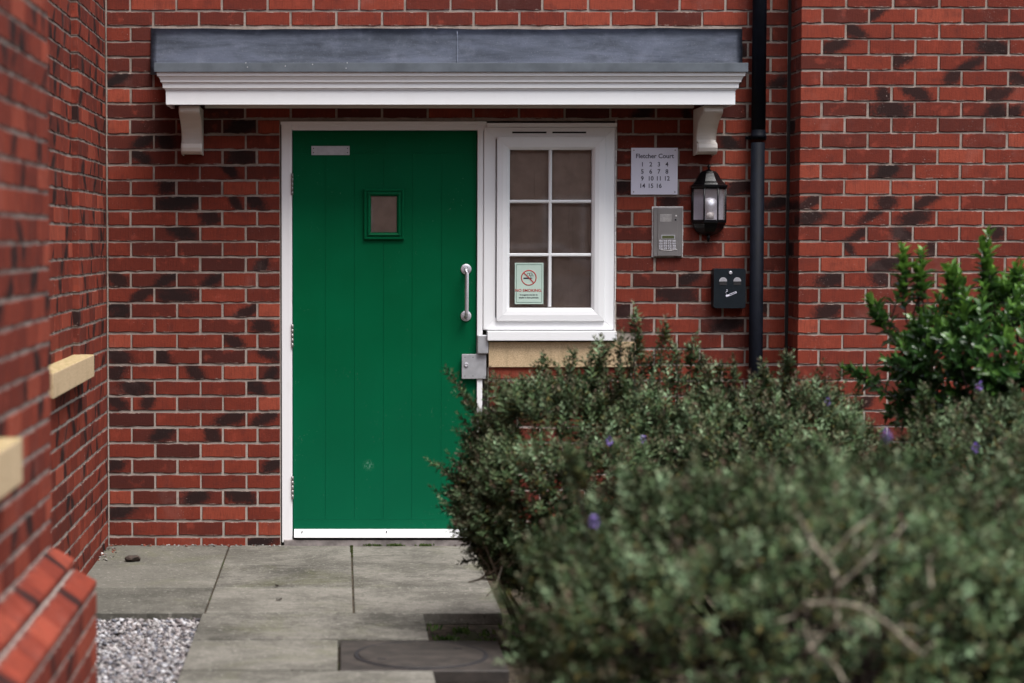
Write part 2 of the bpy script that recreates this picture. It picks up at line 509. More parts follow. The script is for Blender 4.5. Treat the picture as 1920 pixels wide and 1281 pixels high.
def text_mesh(items, y, mat, name, parent, label=None, depth=0.0006):
    """items: (string, x, z, cap height, align, xscale); lettering in a plane facing the camera"""
    V, Fc = [], []
    for (t, x, z, h, al, xs) in items:
        cu = bpy.data.curves.new('t', 'FONT')
        cu.body = t; cu.size = h / 0.69; cu.align_x = al; cu.align_y = 'CENTER'; cu.extrude = depth / 2
        cu.resolution_u = 3; cu.offset = h * 0.022
        ob = bpy.data.objects.new('t', cu)
        COL.objects.link(ob)
        bpy.context.view_layer.update()
        me = bpy.data.meshes.new_from_object(ob)
        o0 = len(V)
        for v in me.vertices: V.append((x + v.co.x * xs, y - v.co.z, z + v.co.y))
        for p in me.polygons: Fc.append([o0 + i for i in p.vertices])
        bpy.data.objects.remove(ob); bpy.data.meshes.remove(me); bpy.data.curves.remove(cu)
    w = Vector((0, 0, 0)); q = parent
    while q is not None: w += q.location; q = q.parent
    V = [(a - w.x, b - w.y, c - w.z) for a, b, c in V]
    me = bpy.data.meshes.new(name); me.from_pydata(V, [], Fc); me.materials.append(mat)
    o = bpy.data.objects.new(name, me)
    if label: o['label'] = label
    return link(o, parent)

# ------------------------------------------------------------------ bricks
BH, DEP = 0.0645, 0.03
def brick_geo(L, H, dep, rnd):
    j = lambda a: rnd.uniform(-a, a)
    h, l = H / 2, L / 2
    pts = [(-l, -h)]
    pts += [(-l + L * t, -h + rnd.uniform(-0.0048, 0.0022)) for t in (0.22, 0.43, 0.63, 0.83)]
    pts += [(l, -h), (l, h), (l - L * 0.35, h + j(0.0020)), (l - L * 0.7, h + j(0.0020)), (-l, h)]
    tx, tz, off = j(0.006), j(0.01), j(0.0007)
    V = []
    b = 0.0028
    for x, z in pts:
        V.append((x - math.copysign(b, x) * (abs(abs(x) - l) < 1e-6) + j(0.0004), off + x * tx * 0.5 + z * tz, z - math.copysign(b, z)))
    for x, z in pts: V.append((x, 0.0026 + j(0.0006), z))
    for x, z in pts: V.append((x, dep, z))
    n = len(pts)
    Fs = [list(range(n))]
    for k in range(2):
        for i in range(n):
            Fs.append([k * n + i, (k + 1) * n + i, (k + 1) * n + (i + 1) % n, k * n + (i + 1) % n])
    return V, Fs
_cache = {}
def brick_mesh(L, dep=DEP):
    L = round(L / 0.004) * 0.004
    key = (L, dep, random.randrange(10 if L > 0.2 else 3))
    if key not in _cache:
        V, Fs = brick_geo(L, BH, dep, random)
        me = bpy.data.meshes.new('brick')
        me.from_pydata(V, [], Fs)
        a = me.attributes.new('loc', 'FLOAT_VECTOR', 'POINT')
        a.data.foreach_set('vector', np.array(V, dtype=np.float32).ravel())
        me.materials.append(M['brick'])
        _cache[key] = me
    return _cache[key]

class Wall:
    def __init__(s, root, cap=300, frame_test=None):
        s.root, s.items, s.cap, s.test = root, [], cap, frame_test
    def lay(s, O, ang, rows, region, phase, spots=(), spot_p=0.05, pitch=0.225, step=0.0, tone=(0.1, 0.95), first_dep=None, joint=0.011, force=None, spot_size=(0.25, 0.8)):
        """O: world origin at u=0; ang: rotation about z; rows: list of (z bottom, z top)"""
        U = Vector((math.cos(ang), math.sin(ang), 0))
        u0, u1, z0, z1 = region
        for k, (a, b) in enumerate(rows):
            zc = (a + b) / 2
            if zc < z0 or zc > z1: continue
            cuts = phase(k)
            if cuts is None: continue
            if not isinstance(cuts, list):
                c = cuts; L = []
                while c > u0: c -= pitch
                while c < u1 + pitch: L.append(c); c += pitch
                cuts = L
            cuts = [u0] + [c for c in cuts if u0 + 0.035 < c < u1 - 0.035] + [u1]
            for i, (c0, c1) in enumerate(zip(cuts, cuts[1:])):
                g0 = c0 + (0 if i == 0 else joint / 2)
                g1 = c1 - (0 if i == len(cuts) - 2 else joint / 2)
                L = g1 - g0 + random.uniform(-0.002, 0.002)
                if L < 0.02: continue
                uc = (g0 + g1) / 2
                dep = DEP
                if first_dep and i == 0: dep = first_dep(k)
                if first_dep and i == len(cuts) - 2 and force == 'last': dep = first_dep(k)
                zz = zc + random.uniform(-0.001, 0.001)
                p = O + U * uc + Vector((0, 0, zz))
                tn = tone[0] + (tone[1] - tone[0]) * random.random() ** 0.9
                if c1 - c0 < 0.13: tn = min(1, tn + 0.12)
                sp = None
                for (su, sz, w) in spots:
                    if g0 <= su <= g1 and a <= sz <= b:
                        sp = (0.5 + (su - uc) / 0.215, 0.5 + (sz - zc) / 0.065, w)
                if sp is None and random.random() < spot_p:
                    sp = (random.random(), random.random(), random.uniform(*spot_size))
                if sp: col = (tn * 0.85, min(1, max(0, sp[0])), min(1, max(0, sp[1])), sp[2])
                else: col = (tn, 0, 0, 0)
                s.items.append((p, ang, L, dep, col))
    def build(s):
        def score(it):
            p, ang, L, dep, col = it
            U = Vector((math.cos(ang), math.sin(ang), 0)) * L / 2
            a, b = to_px(p - U), to_px(p + U)
            c = to_px(p)
            w = abs(b[0] - a[0])
            inside = -20 < c[0] < 1940 and -12 < c[1] < 1290
            if s.test and not s.test(c): inside = False
            return w * F * 0.07 / max(0.5, p.y - CAMY) if inside else -1
        its = sorted(((score(i), n, i) for n, i in enumerate(s.items)), key=lambda t: -t[0])
        vis = [t for t in its if t[0] > 0][:s.cap]
        ids = {t[1] for t in vis}
        w0 = s.root.location
        for _, n, (p, ang, L, dep, col) in sorted(vis, key=lambda t: t[1]):
            o = bpy.data.objects.new('brick', brick_mesh(L, dep))
            o.location = p - w0
            o.rotation_euler = (0, random.uniform(-0.003, 0.003), ang)
            o.color = col
            link(o, s.root)
        V, Fs, Lc, Bc = [], [], [], []
        for n, (p, ang, L, dep, col) in enumerate(s.items):
            if n in ids: continue
            g, f = brick_geo(L, BH, dep, random)
            o0 = len(V); ca, sa = math.cos(ang), math.sin(ang)
            for x, y, z in g:
                V.append((p.x - w0.x + x * ca - y * sa, p.y - w0.y + x * sa + y * ca, p.z - w0.z + z)); Lc.append((x, y, z)); Bc.append(col)
            Fs += [[i + o0 for i in q] for q in f]
        if V:
            me = bpy.data.meshes.new('brickwork')
            me.from_pydata(V, [], Fs)
            a = me.attributes.new('loc', 'FLOAT_VECTOR', 'POINT'); a.data.foreach_set('vector', np.array(Lc, dtype=np.float32).ravel())
            a = me.attributes.new('bc', 'FLOAT_COLOR', 'POINT'); a.data.foreach_set('color', np.array(Bc, dtype=np.float32).ravel())
            me.materials.append(M['brickj'])
            o = bpy.data.objects.new('brickwork', me); o['kind'] = 'stuff'
            link(o, s.root)

# courses of the door wall, measured off the photograph
J = [2.6215 - 0.0749 * k for k in range(22)]
J += [J[21] - 0.0773 * k for k in range(1, 15)]
J = [J[0] + 0.0749 * k for k in range(14, 0, -1)] + J
ROWS = [(J[i + 1] + 0.0055, J[i] - 0.0045) for i in range(len(J) - 1)]        # 0 is the topmost
ROWS = [((a + b) / 2 - BH / 2, (a + b) / 2 + BH / 2) for a, b in ROWS]
K0 = 14                                                                      # row whose top joint is at pixel 21.5

XL = P(200, 500).x          # inner corner with the left wall
XR = P(1480, 300).x         # inner corner with the right projection
XF = P(526, 600).x          # left edge of the door frame
XW0 = P(916, 660).x
XW1 = P(1154, 450).x
ZF = P(600, 227).z          # top of the opening
ZS1 = P(1000, 641).z; ZS0 = P(1000, 689).z     # stone sill
XS1 = P(1192, 660).x
XD1 = P(914, 850).x

def px_spots(L, ox, oy, s, Y):
    out = []
    for (x, y, w) in L:
        p = P(ox + x / s, oy + y / s, Y)
        out.append((p.x, p.z, min(1.0, w / s / 84 * 0.9 + 0.06)))
    return out
SP = px_spots([(435,300,60),(905,472,110),(540,525,60),(620,525,60),(530,583,50),(905,588,110),(870,635,40),(630,695,50),(660,758,150),(885,765,30),(960,755,60),(790,815,70),(690,870,90),(985,1000,40),(440,1050,80),(625,1045,60),(800,1050,50),(535,1103,60),(660,1108,150),(445,1162,80),(935,1165,60),(985,1225,80),(860,1270,40)], 0, 0, 2.0017, 0)
SP += px_spots([(415,130,80),(570,130,60),(820,75,60),(960,115,60),(410,185,60),(690,190,50),(960,195,30),(480,240,100),(900,235,60),(410,290,70),(520,285,40),(810,345,90),(930,345,60),(570,400,70),(750,405,50),(400,510,60),(960,510,50),(690,620,80),(850,620,100),(420,675,80),(900,780,100)], 0, 600, 1.881, 0)
SP += px_spots([(1060,540,90),(1290,555,30),(1580,390,50),(1590,200,50),(1810,375,80),(1500,710,60)], 850, 30, 2.954, 0)
SP += px_spots([(530,450,100),(700,20,60),(240,510,80),(310,835,70),(270,905,190),(690,510,90),(640,950,25),(40,440,70),(490,265,60)], 1150, 150, 2.248, 0)
YRW = -0.225
SPR = px_spots([(545,55,50),(460,130,70),(370,195,90),(1060,210,120),(650,255,70),(970,290,70),(880,325,60),(1160,345,60),(590,410,50),(730,395,90),(1070,410,110),(620,475,180),(1070,490,80),(1150,490,70),(600,735,80),(270,870,90),(600,865,70),(755,870,80),(270,935,90),(520,915,50),(720,935,110),(490,1000,60),(670,1005,80),(1075,990,60),(600,1130,110),(370,1195,110),(580,1195,70),(440,1060,25),(795,1070,35)], 1400, 0, 2.288, YRW)
SPR += px_spots([(350,420,100),(500,815,60)], 1400, 400, 2.288, YRW)

ZTOP = 3.6
PM = 0.2232
xa = P(289, 400).x
# --- the wall with the door
wall = thing('brick_wall', 'red brick wall with dark burnt patches around the green door and white window', 'wall', (XL, 0, 0))
wm = Wall(wall, 300, lambda c: not (c[0] > 960 and c[1] > 740) and not (300 < c[0] < 1380 and 66 < c[1] < 186))
def phA(k): return xa if (k - K0) % 2 == 0 else xa + PM / 2
def phL(k):
    if (k - K0) % 2 == 0: return [xa, P(375, 400).x, P(461, 400).x]
    return [P(245, 400).x, P(331, 400).x, P(417, 400).x, P(482, 400).x]
g = 0.006
wm.lay(Vector((0, 0, 0)), 0, ROWS, (XL + 0.008, XR - 0.013, ZF + 0.001, ZTOP), phA, SP, 0.0, PM)
wm.lay(Vector((0, 0, 0)), 0, ROWS, (XL + 0.008, XF - 0.004, -0.06, ZF), phL, SP, 0.0, PM)
wm.lay(Vector((0, 0, 0)), 0, ROWS, (XW1 + 0.006, XR - 0.013, ZS1 + 0.01, ZF), phA, SP, 0.02, PM)
wm.lay(Vector((0, 0, 0)), 0, ROWS, (XS1 + 0.004, XR - 0.013, ZS0 + 0.02, ZS1 + 0.01), phA, SP, 0.02, PM)
wm.lay(Vector((0, 0, 0)), 0, ROWS, (XD1 + 0.004, XR - 0.013, -0.06, ZS0 + 0.02), phA, SP, 0.06, PM)
wm.build()
m = MB()
MY0, MY1 = 0.0042, 0.11
m.box(XL, XF, MY0, MY1, -0.08, ZF)
m.box(XL, XR + .005, MY0, MY1, ZF, ZTOP)
m.box(XW1, XR + .005, MY0, MY1, ZS0, ZF)
m.box(XD1, XR + .005, MY0, MY1, -0.08, ZS0)
m.build('mortar', M['mortar'], wall)
MB().box(XL - .3, 4.6, .112, .3, -.08, 3.6).build('inner_leaf', M['mortar'], wall)
MB().box(XW0, XS1, -0.012, 0.10, ZS0 + 0.001, ZS1, 0.003).build('stone_sill', M['stone'], wall)
m = MB()
m.box(XR - 0.012, XR + 0.0045, 0.0036, 0.02, -0.06, ZTOP).build('movement_joint', M['mastic'], wall)
# thin fillet of mortar where the wall meets its neighbour on the left
pts = []
m = MB(); z = -0.05
while z < 3.5:
    h = random.uniform(0.05, 0.12)
    m.box(XL + 0.0005, XL + random.uniform(0.005, 0.010), 0.001 + random.uniform(0, 0.003), 0.01, z, z + h); z += h + 0.0005
m.build('mortar_fillet', M['mortar'], wall)

# --- the projecting wall on the right
rw = thing('brick_wall', 'red brick wall standing proud on the right, behind the bright green shrub', 'wall', (XR, YRW, 0))
rwm = Wall(rw, 300, lambda c: c[1] < 800)
zt = P(1700, 14.9, YRW).z; zb = P(1700, 539.8, YRW).z
pit = (zt - zb) / 18
JR = [zt + pit * 12 - pit * k for k in range(48)]
ROWR = [((JR[i] + JR[i + 1]) / 2 - BH / 2, (JR[i] + JR[i + 1]) / 2 + BH / 2) for i in range(47) if JR[i + 1] > -0.08]
XE = 4.6
xr0 = P(1583.5, 300, YRW).x
def phR(k): return (xr0 - 0.1125) if k % 2 == 0 else xr0
rwm.lay(Vector((0, YRW, 0)), 0, ROWR, (XR, XE, -0.06, ZTOP), phR, SPR, 0.0, 0.2225, first_dep=lambda k: 0.212 if k % 2 == 0 else 0.1025, tone=(0.25, 1.0))
# inner bricks of the return: headers behind the stretcher-faced courses
rwm.lay(Vector((XR, YRW, 0)), -math.pi / 2, [r if k % 2 else (-9, -8) for k, r in enumerate(ROWR)], (-0.2135, -0.1125, -0.06, ZTOP), lambda k: [], (), 0.3, tone=(0.0, 0.6))
rwm.build()
m = MB()
m.box(XR + 0.006, XE, YRW + 0.0042, YRW + 0.10, -0.08, ZTOP)
m.box(XR + 0.0055, XR + 0.10, YRW + 0.10, 0.111, -0.08, ZTOP)
m.build('mortar', M['mortar'], rw)

# --- the left wall beside the door, with a bricked-up opening and its sill
YJ = -1.05; YJ2 = -2.25; YN = -3.88; XN = -0.875
lw = thing('brick_wall', 'red brick side wall left of the door, with a bricked-up opening over a stone sill', 'wall', (XL, 0, 0))
lwm = Wall(lw, 300, lambda c: c[0] > 88)
ZA, ZB = 0.905, 1.003
def phs(k): return 0.1 if (k - K0) % 2 == 0 else 0.1 + 0.1125
def phn(k): return 0.065 if (k - K0) % 2 == 0 else 0.065 + 0.1125
kw = dict(spot_p=0.48, spot_size=(0.12, 0.45), tone=(0.3, 1.0))
HP = math.pi / 2
lwm.lay(Vector((XL, 0, 0)), HP, ROWS, (YJ, -0.007, -0.06, ZTOP), phs, **kw)
lwm.lay(Vector((XL, 0, 0)), HP, ROWS, (YN, YJ - 0.0101, -0.06, ZA - 0.03), phs, **kw)
lwm.lay(Vector((XL - 0.028, 0, 0)), HP, ROWS, (YJ2, YJ - 0.004, ZB - 0.02, ZTOP), phn, **kw)
lwm.lay(Vector((XL, 0, 0)), HP, ROWS, (YN, YJ2 - 0.004, ZA - 0.02, ZTOP), phs, **kw)
lwm.build()
m = MB()
T = 0.10
m.box(XL - T, XL - MY0, YJ + 0.004, 0.05, -0.08, ZTOP)
m.box(XL - T, XL - MY0, YN - 0.1, YJ + 0.004, -0.08, ZA)
m.box(XL - T, XL - MY0 - 0.028, YJ2, YJ + 0.004, ZA, ZTOP)
m.box(XL - T, XL - MY0, YN - 0.1, YJ2, ZA, ZTOP)
m.build('mortar', M['mortar'], lw)
MB().box(XL - 0.03, XL + 0.062, YJ2 - 0.05, YJ + 0.015, ZA, ZB, 0.004).build('stone_sill', M['stone'], lw)

# --- the nearer wall on the left edge with its splayed plinth
nw = thing('brick_wall', 'nearest red brick wall at the left edge of the photo, with a sloping brick plinth', 'wall', (XN, YN, 0))
nwm = Wall(nw, 300)
kt = max(i for i, r in enumerate(ROWS) if r[0] > 0.535)          # last ordinary course above the plinth
ztp = ROWS[kt][0] - 0.005
YE = -9.0
rN = [r for r in ROWS]
nwm.lay(Vector((XN, 0, 0)), HP, rN, (YE, YN, ztp, ZTOP), lambda k: YN - (0.1025 if k % 2 else 0.215) - 0.005, spot_p=0.42, spot_size=(0.15, 0.5), tone=(0.45, 1.0), first_dep=lambda k: 0.215 if k % 2 else 0.1025, force='last')
nwm.lay(Vector((XN + 0.12, 0, 0)), HP, rN, (YE, YN + 0.12, -0.06, ztp - 0.16), lambda k: YN + 0.12 - (0.1025 if k % 2 else 0.215) - 0.005, spot_p=0.3, spot_size=(0.15, 0.5), tone=(0.45, 1.0), first_dep=lambda k: 0.215 if k % 2 else 0.1025, force='last')
# face of the block's far end (turned away from the photo)
nwm.lay(Vector((0, YN, 0)), math.pi, rN, (-XN + 0.22, -XL + 0.1, ztp, ZTOP), lambda k: 1.0 + 0.11 * (k % 2), spot_p=0.3)
nwm.build()
m = MB()
m.box(XN - 0.25, XN - MY0, YE, YN - 0.006, ztp - 0.16, ZTOP)
m.box(XN - 0.25, XN + 0.12 - MY0, YE, YN + 0.12 - 0.006, -0.08, ztp - 0.16)
m.prism([(XN - 0.05, ztp - 0.003), (XN - 0.003, ztp - 0.003), (XN + 0.1165, ztp - 0.152), (XN + 0.1165, ztp - 0.161), (XN - 0.05, ztp - 0.161)], 'y', YE, YN + 0.0)
m.build('mortar', M['mortar'], nw)
MB().box(XN - 0.03, XN + 0.06, -6.6, -4.81, 0.885, 1.003, 0.006).build('stone_sill', M['stone'], nw)
def plinth_brick(y0, y1, p0, p1, zt_, zb_, end):
    e0, e1 = (p0, p1) if end else (0, 0)
    V = []
    for (o, e, z) in ((p0, e0, zt_), (p1, e1, zb_ + 0.022), (p1, e1, zb_)):
        V.append((XN + o, y0, z)); V.append((XN + o, y1 + e, z))
    for z in (zt_, zb_):
        V.append((XN + p0 - 0.04, y0, z)); V.append((XN + p0 - 0.04, y1 + (e0 if z == zt_ else e1), z))
    Fs = [(0, 1, 3, 2), (2, 3, 5, 4), (1, 7, 9, 5, 3), (0, 2, 4, 8, 6), (0, 6, 7, 1), (4, 5, 9, 8)]
    c = Vector((XN + p0, (y0 + y1) / 2, (zt_ + zb_) / 2))
    me = bpy.data.meshes.new('plinth_brick')
    me.from_pydata([tuple(Vector(v) - c) for v in V], [], Fs)
    bm = bmesh.new(); bm.from_mesh(me)
    bmesh.ops.recalc_face_normals(bm, faces=bm.faces)
    bmesh.ops.bevel(bm, geom=[e for e in bm.edges], offset=0.003, segments=1, affect='EDGES')
    bm.to_mesh(me); bm.free()
    a = me.attributes.new('loc', 'FLOAT_VECTOR', 'POINT')
    a.data.foreach_set('vector', np.array([(v.co.y, v.co.x, v.co.z) for v in me.vertices], dtype=np.float32).ravel())
    me.materials.append(M['brick'])
    o = bpy.data.objects.new('plinth_brick', me); o.location = c - nw.location
    o.color = (random.uniform(0.72, 0.96), 0, 0, 0) if random.random() < 0.85 else (0.6, random.random(), 0.5, 0.3)
    link(o, nw)
for row, (p0, p1) in enumerate(((0.0, 0.06), (0.06, 0.12))):
    y = YN; i = 0
    za = ztp - 0.004 - row * 0.077; zb_ = za - 0.07
    while y > YE + 0.3:
        L = 0.104 if i == 0 and row == 0 else 0.215
        plinth_brick(y - L, y, p0, p1, za, zb_, i == 0)
        y -= L + 0.010; i += 1

# ------------------------------------------------------------------ ground, path, gravel
def flat(name, mat, x0, x1, y0, y1, z, kind='structure'):
    o = MB().box(x0, x1, y0, y1, z - 0.02, z).build(name, mat); o['kind'] = kind
    return o
flat('ground', M['soil'], -60, 60, -80, 30, -0.050)
flat('car_park', M['tarmac'], -40, 40, -60, -9.3, -0.03)
path = thing('path', None, None, (0, 0, 0), kind='structure')
cols = [P(201, 1023).x + 0.002, P(430, 1024).x, P(659, 1024).x, P(888, 1024).x]
yf = G(600, 1149).y
rws = [-0.0015, yf / 3, 2 * yf / 3, yf]
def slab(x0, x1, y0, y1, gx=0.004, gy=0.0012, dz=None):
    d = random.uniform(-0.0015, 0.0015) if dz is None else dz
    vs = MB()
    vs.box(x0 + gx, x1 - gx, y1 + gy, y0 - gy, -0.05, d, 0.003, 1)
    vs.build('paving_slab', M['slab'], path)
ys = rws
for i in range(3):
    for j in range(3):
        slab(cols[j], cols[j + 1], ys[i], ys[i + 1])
xl, xp = -0.566, 0.335
yb, yc = G(500, 1199).y, G(500, 1256).y
slab(xl, xp, yf, yb, gy=0.011)
mhx = G(635, 1225).x
slab(xl, mhx, yb, yc, gy=0.011)
y = yc
for k in range(6):
    if k % 2 == 0: slab(xl, xp - 0.01, y, y - 0.58, gy=0.011)
    else:
        slab(xl, mhx, y, y - 0.58, gy=0.011); slab(mhx, xp - 0.01, y, y - 0.58, gy=0.011)
    y -= 0.58
MB().box(cols[0] + 0.001, cols[3] - 0.002, yf + 0.004, -0.004, -0.06, -0.0075).build('bedding', M['soil'], path)
MB().box(xl + 0.004, xp - 0.02, y + 0.004, yf + 0.004, -0.06, -0.030).build('bedding', M['soil'], path)
# inspection cover in the path
mh = thing('inspection_cover', 'dark stained square drain cover with a round lid set in the path', 'drain cover', ((mhx + 0.3), (yb + yc) / 2, -0.03))
m = MB().box(mhx + 0.006, mhx + 0.60, yc + 0.005, yb - 0.005, -0.05, -0.004, 0.003, 1)
m.build('surround', M['manhole'], mh)
cx, cy = mhx + 0.30, (yb + yc) / 2
MB().lathe((cx, cy, 0), [(0.245, -0.006), (0.245, -0.0015), (0.240, 0.0), (0.236, -0.0015)], 48).build('rim', M['dark'], mh)
MB().lathe((cx, cy, 0), [(0.228, -0.004), (0.228, 0.0003), (0.224, 0.0014)], 48).build('lid', M['manhole'], mh)
for a in (0.6, 3.7):
    MB().box(cx + 0.17 * math.cos(a) - 0.015, cx + 0.17 * math.cos(a) + 0.015, cy + 0.17 * math.sin(a) - 0.008, cy + 0.17 * math.sin(a) + 0.008, 0.001, 0.0022).build('lifting_slot', M['dark'], mh)

def np_mesh(name, V, Q, mat, col=None, parent=None, kind='stuff', label=None):
    """V (n,3); Q list/array of faces with equal length"""
    me = bpy.data.meshes.new(name)
    Q = np.asarray(Q, dtype=np.int32); n = Q.shape[1]
    me.vertices.add(len(V)); me.vertices.foreach_set('co', np.asarray(V, dtype=np.float32).ravel())
    me.loops.add(Q.size); me.loops.foreach_set('vertex_index', Q.ravel())
    me.polygons.add(len(Q)); me.polygons.foreach_set('loop_start', np.arange(0, Q.size, n, dtype=np.int32))
    me.update(calc_edges=True)
    if col is not None:
        c = np.ones((len(V), 4), dtype=np.float32); c[:, :3] = col
        a = me.attributes.new('tint', 'FLOAT_COLOR', 'POINT'); a.data.foreach_set('color', c.ravel())
    me.materials.append(mat)
    o = bpy.data.objects.new(name, me)
    if kind: o['kind'] = kind
    if label: o['label'] = label
    return link(o, parent)

def stones(name, pts, size, palette, label=None):
    bm = bmesh.new(); bmesh.ops.create_icosphere(bm, subdivisions=1, radius=1)
    bv = np.array([v.co[:] for v in bm.verts]); bf = np.array([[v.index for v in f.verts] for f in bm.faces]); bm.free()
    n = len(pts); nv = len(bv)
    sc = (size[0] + rng.random(n) * (size[1] - size[0]))[:, None] * np.stack([rng.uniform(.7, 1.3, n), rng.uniform(.6, 1.1, n), rng.uniform(.45, .8, n)], 1)
    V = bv[None] * (1 + rng.uniform(-.28, .28, (n, nv, 1)))
    V = V * sc[:, None, :]
    th = rng.uniform(0, 6.28, n); c, s = np.cos(th)[:, None], np.sin(th)[:, None]
    X = V[..., 0] * c - V[..., 1] * s; Y = V[..., 0] * s + V[..., 1] * c
    ti = rng.uniform(-.6, .6, n)[:, None]; Z = V[..., 2] + X * ti
    V = np.stack([X, Y, Z], -1) + np.asarray(pts)[:, None, :]
    Fq = bf[None] + (np.arange(n) * nv)[:, None, None]
    pal = np.array(palette); col = pal[rng.integers(0, len(pal), n)] * rng.uniform(.4, .85, (n, 1))
    o = np_mesh(name, V.reshape(-1, 3), Fq.reshape(-1, 3), M['pebble'], np.repeat(col, nv, 0))
    if label: o['label'] = label; o['category'] = 'gravel'
    return o
flat('gravel_bed', M['soil'], XL - .05, xl - 0.003, -8.5, yf, -0.044)
n = 17000
gp = np.stack([rng.uniform(XL, xl - 0.006, n), rng.uniform(-5.2, yf - 0.006, n), rng.uniform(-0.042, -0.022, n)], 1)
gp = gp[(gp[:, 1] > YN + .1) | (gp[:, 0] > XN + .12)]
stones('gravel', gp, (0.0065, 0.0125), [(.42, .38, .38), (.30, .28, .28), (.50, .47, .46), (.20, .17, .17), (.30, .26, .25), (.55, .54, .56), (.20, .20, .23), (.10, .09, .10)], 'pale grey and pinkish gravel between the plinth and the path')
# grit and shards along the foot of the walls
n = 60
gr = np.stack([rng.uniform(XL + 0.01, XF, n), -np.abs(rng.normal(0, 0.018, n)) - 0.004, np.full(n, 0.003)], 1)
n2 = 45
gr2 = np.stack([XL + np.abs(rng.normal(0, 0.03, n2)) + 0.004, rng.uniform(-0.5, 0, n2), np.full(n2, 0.003)], 1)
o = stones('grit', np.concatenate([gr, gr2]), (0.003, 0.0085), [(.30, .27, .25), (.26, .08, .05), (.07, .06, .05), (.16, .13, .11), (.42, .40, .37)], 'loose grit and brick crumbs along the foot of the wall')

# ------------------------------------------------------------------ leaves, blades
def basis(D, up):
    D = D / np.linalg.norm(D, axis=1, keepdims=True)
    Sx = np.cross(D, up); nn = np.linalg.norm(Sx, axis=1, keepdims=True); Sx = Sx / np.maximum(nn, 1e-6)
    return D, Sx, np.cross(Sx, D)
def leaf_arrays(pos, D, L, Wd, up, fat=False, curl=0.15, cup=0.2):
    D, Sx, Nn = basis(D, up)
    n = len(pos); L = L[:, None]; Wd = Wd[:, None]
    if not fat:
        T = [(0, 0, 0), (0.5, -0.5, cup), (1, 0, -curl), (0.5, 0.5, cup)]
        Q = np.array([[0, 1, 2], [0, 2, 3]])
    else:
        T = [(0, 0, 0), (.28, -.42, cup), (.62, -.42, cup), (1, 0, -curl), (.62, .42, cup), (.28, .42, cup), (.28, 0, 0), (.62, 0, -curl * .35)]
        Q = np.array([[0, 1, 6, 6], [1, 2, 7, 6], [2, 3, 7, 7], [3, 4, 7, 7], [4, 5, 6, 7], [5, 0, 6, 6]])
        Q = np.array([[0, 1, 6], [1, 2, 7], [1, 7, 6], [2, 3, 7], [3, 4, 7], [4, 5, 6], [4, 6, 7], [5, 0, 6]])
    V = np.stack([pos + D * (a * L) + Sx * (b * Wd) + Nn * (c * (Wd if b or not fat else L * 0.5)) for a, b, c in T], 1)
    Fq = Q[None] + (np.arange(n) * len(T))[:, None, None]
    return V.reshape(-1, 3), Fq.reshape(-1, 3), len(T)

def bumpy(dirs, seed, amp):
    r = np.random.default_rng(seed)
    v = np.zeros(len(dirs))
    for f, a in ((2.2, .5), (4.5, .45), (8, .38), (14, .22)):
        for _ in range(3):
            k = r.normal(size=3); k /= np.linalg.norm(k)
            v += a / 2 * np.sin(dirs @ k * f + r.uniform(0, 6.28))
    return 1 + amp * v

def shoot_points(c, rad, n, seed, amp, zmin=-0.55, power=1.0, shell=0.13):
    r = np.random.default_rng(seed)
    d = r.normal(size=(int(n * 1.9), 3)); d /= np.linalg.norm(d, axis=1, keepdims=True)
    d = d[(d[:, 2] > zmin) & (d[:, 1] < 0.75)][:n]
    sc = bumpy(d, seed, amp) * (1 - np.abs(r.normal(0, shell, len(d))))
    pos = d * sc[:, None] * np.array(rad) + np.array(c)
    nrm = d / np.array(rad); nrm /= np.linalg.norm(nrm, axis=1, keepdims=True)
    return pos, nrm, d, r, sc

